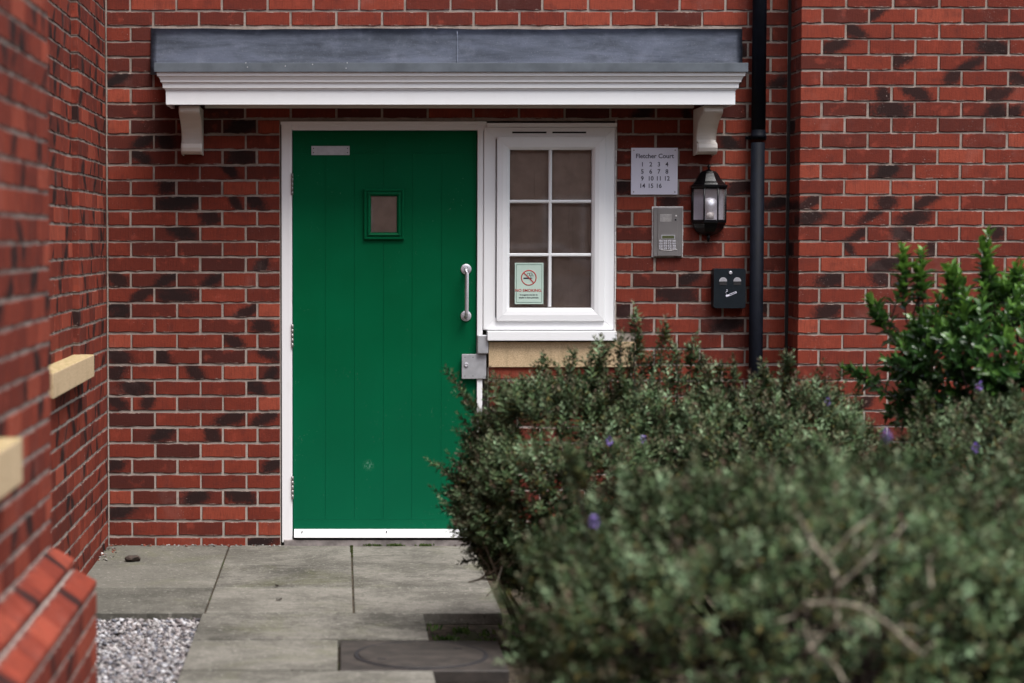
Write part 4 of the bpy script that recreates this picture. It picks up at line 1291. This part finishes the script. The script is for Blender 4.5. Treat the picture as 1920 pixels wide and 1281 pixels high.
text_mesh([('It is against the law to', X(991.5), Z(553), .0072, 'CENTER', .95), ('smoke in these premises', X(991.5), Z(558.3), .0072, 'CENTER', .92)], ty - .0003, M['ink'], 'small_lettering', stk)

# ------------------------------------------------------------------ the canopy
CW = 0.36
can = thing('door_canopy', 'lead-topped canopy with white cornice on two scroll brackets above the door', 'canopy', (X(840), 0, Z(200)))
def PXf(px, py, Y): return P(px, py, Y)
xs0, xs1 = P(289, 126, -CW).x, P(1403, 126, -CW).x
zs1, zs0 = P(640, 118, -CW).z, P(640, 135, -CW).z
# lead flashing dressed up the wall: slightly wavy sheet with real thickness, in two lengths
def lead(xa_, xb_, y0):
    m = MB(); nx, nz = 90, 6
    zt_, zb2 = Z(54.5), zs1 - .03
    g_ = []
    for i in range(nx + 1):
        x = xa_ + (xb_ - xa_) * i / nx
        col = []
        for j in range(nz + 1):
            z = zb2 + (zt_ - zb2) * j / nz
            f = 1 - j / nz
            y_ = y0 - .004 - .028 * f ** 1.6 + .0022 * math.sin(x * 9 + j) * f + .0015 * math.sin(x * 31 + j * 2) + (-.002 if j == nz else 0)
            col.append(m.bm.verts.new((x, y_, z + (.0025 * math.sin(x * 5.1) + .0015 * math.sin(x * 17) if j == nz else 0))))
        g_.append(col)
    for i in range(nx):
        for j in range(nz):
            f = m.bm.faces.new((g_[i][j], g_[i + 1][j], g_[i + 1][j + 1], g_[i][j + 1])); f.smooth = True
    bmesh.ops.solidify(m.bm, geom=m.bm.faces[:], thickness=-.0028)
    return m
lead(X(285.5), X(1386), -.001).build('lead_flashing', M['lead'], can)
m = MB(); m.tube([(X(855.5) + .0012 * math.sin(j * 2.1), -.0052 - .028 * (1 - j / 8) ** 1.6, zs1 - .005 + (Z(56) - zs1 + .005) * j / 8) for j in range(9)], .0022, 6)
m.build('welded_seam', M['lead'], can)
# pointing above the lead
m = MB(); x = X(288)
while x < X(1384):
    w_ = random.uniform(.03, .12)
    m.box(x, x + w_, -.004 + random.uniform(-.002, .001), .004, Z(56), Z(50.5 + random.uniform(-1, 1))); x += w_ + .0004
m.build('lead_pointing', M['mortar'], can)
# roof deck + grey drip edge
MB().prism([(-.004, zs1 + .012), (-CW + .004, zs1 - .002), (-CW + .004, zs0 + .001), (-.004, zs0 + .001)], 'x', xs0 + .004, xs1 - .004).build('roof_deck', M['lead'], can)
m = MB()
m.box(xs0, xs1, -CW, -CW + .0035, zs0, zs1, .0012)
m.box(xs0, xs0 + .0035, -CW + .004, -.002, zs0, zs1)
m.box(xs1 - .0035, xs1, -CW + .004, -.002, zs0, zs1)
m.build('drip_edge', M['edge'], can)
# little splashes of lead and screws on the edge
for px_, py_ in ((461, 118), (464, 126), (535, 124), (586, 121), (651, 118), (649, 128)):
    p = P(px_, py_, -CW)
    MB().lathe((p.x, -CW - .0012, p.z), [(.003, 0), (.003, .0012)], 8, 'y').build('fixing', M['satin'], can)
# cornice: profile swept round three sides (inset, z)
zc = [P(640, y_, -CW + .03).z for y_ in (135.5, 143, 147, 150, 154, 157, 166, 169)]
prof = [(.010, zs0 - .0005), (.012, zc[1]), (.018, zc[1]), (.022, zc[2]), (.026, zc[3]), (.027, zc[4]), (.033, zc[4] - .001), (.036, zc[5]), (.037, zc[6] + .003), (.046, zc[6] - .002), (.047, zc[7])]
fz0 = P(640, 196.5, -CW + .047).z
def sweep(profile, back=-.0035):
    m = MB(); rows = []
    for ins, z in profile:
        rows.append([m.bm.verts.new(q) for q in ((xs0 + ins, back, z), (xs0 + ins, -CW + ins, z), (xs1 - ins, -CW + ins, z), (xs1 - ins, back, z))])
    for a, b in zip(rows, rows[1:]):
        for i in range(3): m.bm.faces.new((a[i], a[i + 1], b[i + 1], b[i]))
    m.bm.faces.new(rows[0]); m.bm.faces.new(rows[-1][::-1])
    bk = [r[0] for r in rows] + [r[3] for r in rows[::-1]]
    m.bm.faces.new(bk)
    return m
sweep(prof).build('cornice', M['upvc'], can)
MB().box(xs0 + .050, xs1 - .050, -CW + .050, -CW + .068, fz0, zc[7] - .0005, .002).build('fascia', M['upvc'], can)
for s_, xx in ((1, xs0 + .050), (-1, xs1 - .050)):
    a, b = sorted((xx, xx + s_ * .018))
    MB().box(a, b, -CW + .0685, -.003, fz0, zc[7] - .0005, .001).build('side_fascia', M['upvc'], can)
MB().box(xs0 + .069, xs1 - .069, -CW + .069, -.003, fz0 + .020, fz0 + .028).build('soffit', M['cream'], can)
MB().box(X(386), X(1296), -.030, -.003, Z(203.5), fz0 + .0195, .003).build('wall_batten', M['cream'], can)
# scroll brackets
def corbel(px0, px1, label=None):
    xa_, xb_ = X(px0), X(px1)
    zt_ = fz0 - .0015; zb2 = Z(290)
    h = zt_ - zb2
    pr = [(-.003, zt_), (-.270, zt_), (-.274, zt_ - .012)]
    # cyma curve under the top block down to the foot roll
    pts = [(.274, .12), (.262, .16), (.225, .21), (.178, .28), (.142, .36), (.115, .45), (.098, .54), (.088, .62), (.084, .69), (.090, .735), (.112, .755), (.126, .79), (.130, .87), (.124, .95), (.105, 1.0)]
    for y_, t in pts: pr.append((-y_, zt_ - h * t))
    pr.append((-.003, zb2))
    b = MB().prism(pr, 'x', xa_ + .003, xb_ - .003, .003).build('bracket', M['cream'], can)
    # raised side cheeks
    for (c0, c1) in ((xa_, xa_ + .005), (xb_ - .005, xb_)):
        pr2 = [(-.004, zt_ - .001)] + [(y_ * .93, z_ * 1.0) for y_, z_ in pr[1:-1]] + [(-.004, zb2 - .004)]
        MB().prism([(y_, zb2 - .002 + (z_ - zb2) * .995) for y_, z_ in pr2], 'x', c0 - .002, c1, .0012).build('cheek', M['cream'], b)
corbel(345, 383)
corbel(1297, 1334)

# ------------------------------------------------------------------ sign, entry panel, lantern, ashtray, downpipe
sg = thing('name_sign', 'square white Fletcher Court sign listing flat numbers 1 to 16', 'sign', (X(1224), 0, Z(365)))
MB().box(X(1181), X(1268), -.0065, -.0005, Z(365), Z(277.5), .001).build('plate', M['sign'], sg)
its = [('Fletcher Court', X(1225), Z(293.2), .0212, 'CENTER', 1.0)]
for r_, row in enumerate((('1', '2', '3', '4'), ('5', '6', '7', '8'), ('9', '10', '11', '12'), ('14', '15', '16'))):
    for c_i, t in enumerate(row):
        its.append((t, X((1202, 1217.6, 1232.8, 1247.8)[c_i]), Z((308.7, 322.2, 335.2, 349)[r_]), .0208, 'CENTER', 0.97))
text_mesh(its, -.0069, M['ink'], 'lettering', sg)
for a in (1186, 1263):
    for b in (282, 360):
        MB().lathe((X(a), -.0064, Z(b)), [(.0032, 0), (.0032, -.0016), (.002, -.002)], 12, 'y').build('screw', M['steel'], sg)

ep = thing('entry_phone', 'brushed steel entry phone panel with keypad under the sign', 'intercom', (X(1250), 0, Z(481)))
m = MB()
for (a, b, c, d) in ((1221, 1223.5, 388, 482), (1277, 1279, 388, 482), (1221, 1279, 387.2, 389.6), (1222, 1262, 480.5, 482)):
    n = 14
    for i in range(n):
        if c == 388 or d - c > 10:
            z_a, z_b = Z(d) + (Z(c) - Z(d)) * i / n, Z(d) + (Z(c) - Z(d)) * (i + 1) / n
            m.box(X(a + random.uniform(-.5, .3)), X(b + random.uniform(-.3, .5)), -.004 - random.uniform(0, .004), -.0005, z_a, z_b - .0003)
        else:
            xa_, xb_ = X(a + (b - a) * i / n), X(a + (b - a) * (i + 1) / n)
            m.box(xa_, xb_ - .0003, -.004 - random.uniform(0, .004), -.0005, Z(d + random.uniform(-.3, .6)), Z(c))
m.build('sealant_bead', M['sealant'], ep)
ex0, ex1, ez0, ez1 = X(1223), X(1277.5), Z(480.8), Z(389)
pf = MB().box(ex0, ex1, -.016, -.001, ez0, ez1, .002).build('housing', M['steel'], ep)
face = MB().box(X(1231), X(1268.5), -.0185, -.0155, ez0 + .003, ez1 - .003, .001).build('face_plate', M['steel'], ep)
def ec(x, y): return 1170 + x / 3.88, 270 + y / 3.88
m = MB()
for i in range(9):
    for j in range(6):
        a, b = ec(258 + i * 9.2, 515 + j * 9.2)
        m.box(X(a) - .0018, X(a) + .0018, -.0192, -.0184, Z(b) - .0018, Z(b) + .0018)
o = m.build('speaker_grille', M['sealant'], ep)
for (x, y, mm_) in ((368, 524, 'sealant'), (365, 552, 'dark')):
    a, b = ec(x, y)
    MB().lathe((X(a), -.0165, Z(b)), [(.0045, 0), (.0045, -.0025), (.003, -.0035)], 14, 'y').build('indicator', M[mm_], ep)
a, b = ec(262, 692); c, d = ec(362, 662)
MB().box(X(a), X(c), -.0195, -.0184, Z(b), Z(d), .0004).build('display_bezel', M['satin'], ep)
a, b = ec(269, 688); c, d = ec(355, 668)
MB().box(X(a), X(c), -.0200, -.0194, Z(b), Z(d)).build('display', M['lcd'], ep)
for i in range(4):
    for j in range(4):
        a, b = ec(246 + i * 32, 700 + j * 18)
        k_ = MB().box(X(a), X(a + 6.6), -.0215, -.0184, Z(b + 3.6), Z(b), .0006, 1).build('key', M['chrome'], ep)
for i in range(4):
    a_, b_ = [], []
m = MB(); pts = []
for i in range(9):
    a, b = ec(248 + i * 16, 768 + 7 * math.sin(math.pi * i / 8)); pts.append((X(a), -.0195, Z(b)))
m.tube(pts, .0016, 6); m.build('keypad_lip', M['sealant'], ep)
# digits on the keys
its = []
for j, row in enumerate(('123', '456', '789', '*0#')):
    for i, t in enumerate(row):
        a, b = ec(258 + i * 32, 707 + j * 18); its.append((t, X(a), Z(b), .0055, 'CENTER', 1))
text_mesh(its, -.0218, M['ink'], 'key_lettering', ep)

# lantern: half octagon on the wall
LX = X(1327.5, 380)
lan = thing('wall_lantern', 'black octagonal half lantern with an unlit bulb on the brick wall', 'lamp', (LX, 0, Z(454)))
def zl(y): return Z(270 + y / 3.88, -.05)
def octr(prof, name, mat, parent=lan, smooth=False):
    # five faces towards the viewer: vertices every 45 degrees, flats at 0, 45, 90 degrees
    m = MB(); rings = []
    for r_, z_ in prof:
        rc = r_ / math.cos(R(22.5)); ring = []
        for k in range(6):
            t = R(180 - 22.5 + 0) if False else R(-180 + 22.5 + 45 * k - 22.5 + 0)
        ang = [R(180 + 22.5 * 0)]
        pts = [(-r_, 0.0)] + [(rc * math.cos(R(a)), rc * math.sin(R(a))) for a in (-157.5, -112.5, -67.5, -22.5)] + [(r_, 0.0)]
        rings.append([m.bm.verts.new((LX + x, -.0025 + y, z_)) for x, y in pts])
    for a, b in zip(rings, rings[1:]):
        for i in range(6): m.bm.faces.new((a[i], a[(i + 1) % 6], b[(i + 1) % 6], b[i]))
    m.bm.faces.new(rings[0][::-1]); m.bm.faces.new(rings[-1])
    return m.build(name, mat, parent)
s8 = .255 / 1000
octr([(.086, zl(318)), (.088, zl(312)), (.088, zl(300)), (.080, zl(296)), (.074, zl(285)), (.064, zl(270)), (.052, zl(240)), (.044, zl(215)), (.034, zl(198)), (.016, zl(192)), (.012, zl(186))], 'roof', M['blackm'])
MB().lathe((LX, -.016, 0), [(.004, zl(190)), (.0085, zl(184)), (.005, zl(176)), (.010, zl(166)), (.009, zl(158)), (.003, zl(150)), (.001, zl(144))], 12).build('finial', M['blackm'], lan)
octr([(.012, zl(668)), (.036, zl(655)), (.056, zl(640)), (.070, zl(612)), (.078, zl(582)), (.084, zl(572)), (.084, zl(560))], 'base', M['blackm'])
MB().lathe((LX, -.016, 0), [(.011, zl(660)), (.007, zl(675)), (.011, zl(684)), (.006, zl(694)), (.0075, zl(703)), (.001, zl(716))], 12).build('drop_finial', M['blackm'], lan)
ra = .080; rc = ra / math.cos(R(22.5))
vp = [(-ra, -.004)] + [(rc * math.cos(R(a)), rc * math.sin(R(a))) for a in (-157.5, -112.5, -67.5, -22.5)] + [(ra, -.004)]
for (x, y) in vp:
    MB().tube([(LX + x, -.0025 + y, zl(562)), (LX + x, -.0025 + y, zl(316))], .0042, 8).build('post', M['blackm'], lan)
for i in range(5):
    (xa_, ya_), (xb_, yb_) = vp[i], vp[i + 1]
    dv = Vector((xb_ - xa_, yb_ - ya_, 0)).normalized(); nv_ = Vector((-dv.y, dv.x, 0)) * .0015
    A, B = Vector((LX + xa_, ya_ - .0025, 0)) + dv * .005, Vector((LX + xb_, yb_ - .0025, 0)) - dv * .005
    m = MB(); m.prism([(q.x, q.y) for q in (A, B, B + nv_, A + nv_)], 'z', zl(558), zl(320)); m.build('pane', M['lglass'], lan)
    for (z_a, z_b) in ((zl(562), zl(552)), (zl(328), zl(316))):
        m = MB(); m.prism([(q.x, q.y) for q in (A - nv_ * 1.6, B - nv_ * 1.6, B + nv_ * 2, A + nv_ * 2)], 'z', z_a, z_b); m.build('rail', M['blackm'], lan)
MB().box(LX - .0785, LX + .0785, -.0045, -.0008, zl(565), zl(310)).build('back_plate', M['sign'], lan)
MB().lathe((LX, -.052, 0), [(.020, zl(548)), (.020, zl(500)), (.014, zl(498))], 18).build('lamp_holder', M['sealant'], lan)
MB().lathe((LX, -.052, 0), [(.014, zl(497)), (.018, zl(480)), (.030, zl(450)), (.033, zl(428)), (.029, zl(406)), (.017, zl(394)), (.002, zl(389))], 20).build('bulb', M['bulb'], lan)

# ashtray
ash = thing('wall_ashtray', 'black wall-mounted ashtray box with a white cigarette symbol beside the downpipe', 'ashtray', (X(1366, 540), 0, Z(578)))
ax0, ax1 = X(1335.5, 540, -.03), X(1398, 540, -.07)
def rounded(x0, x1, z0, z1, r_, n=5):
    out = []
    for (cx_, cz_, a0) in ((x1 - r_, z1 - r_, 0), (x0 + r_, z1 - r_, 90), (x0 + r_, z0 + r_, 180), (x1 - r_, z0 + r_, 270)):
        for i in range(n + 1):
            t = R(a0 + 90 * i / n); out.append((cx_ + r_ * math.cos(t), cz_ + r_ * math.sin(t)))
    return out
MB().prism(rounded(ax0, ax1, Z(578, -.07), Z(504, -.07), .010), 'y', -.072, -.001, .0025).build('box', M['bin'], ash)
AY = -.0724
def ap(x, y): return P(1170 + x / 3.88, 270 + y / 3.88, AY)
for cx_ in (721, 824):
    c = ap(cx_, 1000); r_ = .019
    m = MB(); m.prism([(c.x + r_ * math.cos(R(t)), c.z + r_ * math.sin(R(t)) * 1.05) for t in range(0, 181, 15)], 'y', AY - .0014, AY); o = m.build('stub_grille', M['chrome'], ash)
    m = MB()
    for i in range(-3, 4):
        for j in range(4):
            x_, z_ = c.x + i * .005 + (j % 2) * .0025, c.z + .003 + j * .0045
            if (x_ - c.x) ** 2 + ((z_ - c.z) / 1.05) ** 2 < (.0165) ** 2: m.lathe((x_, AY - .0018, z_), [(.0011, 0), (.0011, .0005)], 6, 'y')
    m.build('perforations', M['dark'], o)
    m = MB(); m.prism([(c.x - r_, c.z - .001), (c.x + r_, c.z - .001), (c.x + r_ * .9, c.z - .018), (c.x - r_ * .9, c.z - .018)], 'y', AY - .0008, AY); m.build('stub_slot', M['dark'], ash)
c = ap(775, 937)
MB().lathe((c.x, AY, c.z), [(.0085, 0), (.0085, -.003), (.006, -.004), (.003, -.003)], 16, 'y').build('lock', M['chrome'], ash)
m = MB()
A, B = ap(752, 1105), ap(818, 1078)
d_ = (B - A).normalized(); nn = Vector((-d_.z, 0, d_.x)) * .0042
m.prism([(q.x, q.z) for q in (A - nn, B - nn, B + nn, A + nn)], 'y', AY - .0008, AY)
m.build('cigarette_symbol', M['sign'], ash)
A2, B2 = A + d_ * .010, B - d_ * .004; nn2 = nn * .45
MB().prism([(q.x, q.z) for q in (A2 - nn2, B2 - nn2, B2 + nn2, A2 + nn2)], 'y', AY - .0011, AY - .0007).build('cigarette_inlay', M['bin'], ash)
m = MB()
c = ap(748, 1104); m.lathe((c.x, AY, c.z), [(.0055, 0), (.0055, -.0009)], 12, 'y')
m.tube([tuple(ap(744, 1088)), tuple(ap(739, 1080)), tuple(ap(747, 1075)), tuple(ap(756, 1070)), tuple(ap(751, 1062)), tuple(ap(743, 1064))], .0014, 6)
m.build('smoke_symbol', M['sign'], ash)

# downpipe
px_x = X(1420, 400, -.06)
dp = thing('downpipe', 'tall black plastic rainwater downpipe running down the brick wall', 'downpipe', (px_x, -.065, 0))
zj = Z(256, -.06)
MB().lathe((px_x - .002, -.065, 0), [(.0335, zj - .03), (.0335, -.05)], 28).build('pipe', M['black'], dp)
MB().lathe((px_x, -.065, 0), [(.034, 3.6), (.034, zj + .02)], 28).build('pipe', M['black'], dp)
MB().lathe((px_x, -.065, 0), [(.0342, zj + .03), (.0348, zj + .028), (.0348, zj + .008), (.0370, zj + .006), (.0370, zj - .005), (.0345, zj - .007), (.0338, zj - .012)], 28).build('socket', M['black'], dp)
for z_ in (zj - .004,):
    m = MB().box(px_x - .040, px_x + .040, -.030, -.001, z_ - .008, z_ + .008, .002)
    m.box(px_x - .052, px_x + .052, -.008, -.0012, z_ - .0075, z_ + .0075, .002)
    m.build('bracket', M['black'], dp)

# ------------------------------------------------------------------ what stands across the car park behind the camera (for reflections; the house also blocks low sky light)
fb = thing('terraced_house', 'unseen plain brick house with white windows across the car park, sized to block low sky light', 'house', (0, -23, 0))
MB().box(-22, 22, -30, -23, -.1, 8.4).build('wall', M['farwall'], fb)  # unseen block, height and distance chosen to cut frontal sky light
MB().prism([(-30.5, 8.4), (-22.5, 8.4), (-26.5, 11.2)], 'x', -22.4, 22.4).build('roof', M['farroof'], fb)
for i in range(-7, 8):
    for z_ in (.9, 3.5, 6.1):
        if z_ == .9 and i % 3 == 0:
            MB().box(i * 2.9 - .5, i * 2.9 + .5, -23.0, -22.93, -.05, 2.1).build('house_door', M['upvc'], fb); continue
        w_ = MB()
        x_ = i * 2.9 + 1.0
        for q in ((x_ - .65, x_ - .57, z_, z_ + 1.3), (x_ + .57, x_ + .65, z_, z_ + 1.3), (x_ - .57, x_ + .57, z_, z_ + .08), (x_ - .57, x_ + .57, z_ + 1.22, z_ + 1.3), (x_ - .03, x_ + .03, z_ + .08, z_ + 1.22)):
            w_.box(q[0], q[1], -23.0, -22.93, q[2], q[3])
        f_ = w_.build('house_window', M['upvc'], fb)
        MB().box(x_ - .57, x_ + .57, -22.99, -22.97, z_ + .08, z_ + 1.22).build('pane', M['dark'], f_)
def car(x, y, mat, label):
    c = thing('parked_car', label, 'car', (x, y, -.03), 'cars parked across the car park')
    o = [(-2.0, .35), (-2.05, .75), (-1.85, .95), (-1.35, 1.0), (-.85, 1.42), (.65, 1.45), (1.35, 1.02), (1.95, .92), (2.08, .7), (2.05, .35)]
    MB().prism([(x + a, b) for a, b in o], 'y', y - .85, y + .85, .06).build('body', mat, c)
    g_ = [(-1.2, 1.02), (-.78, 1.36), (.58, 1.38), (1.12, 1.02)]
    for yy in (y + .852, y - .862): MB().prism([(x + a, b) for a, b in g_], 'y', yy, yy + .01).build('side_window', M['dark'], c)
    for a in (-1.3, 1.3):
        for b in (-.78, .78):
            w_ = MB().lathe((x + a, y + b, .32), [(.32, -.1), (.34, 0), (.32, .1)], 20, 'y').build('tyre', M['tyre'], c)
            MB().lathe((x + a, y + b, .32), [(.2, -.11), (.2, .11)], 16, 'y').build('rim', M['satin'], w_)
car(7.4, -18.6, M['carred'], 'red hatchback parked opposite the door across the car park')
car(2.4, -19.0, M['satin'], 'silver hatchback parked opposite the door across the car park')
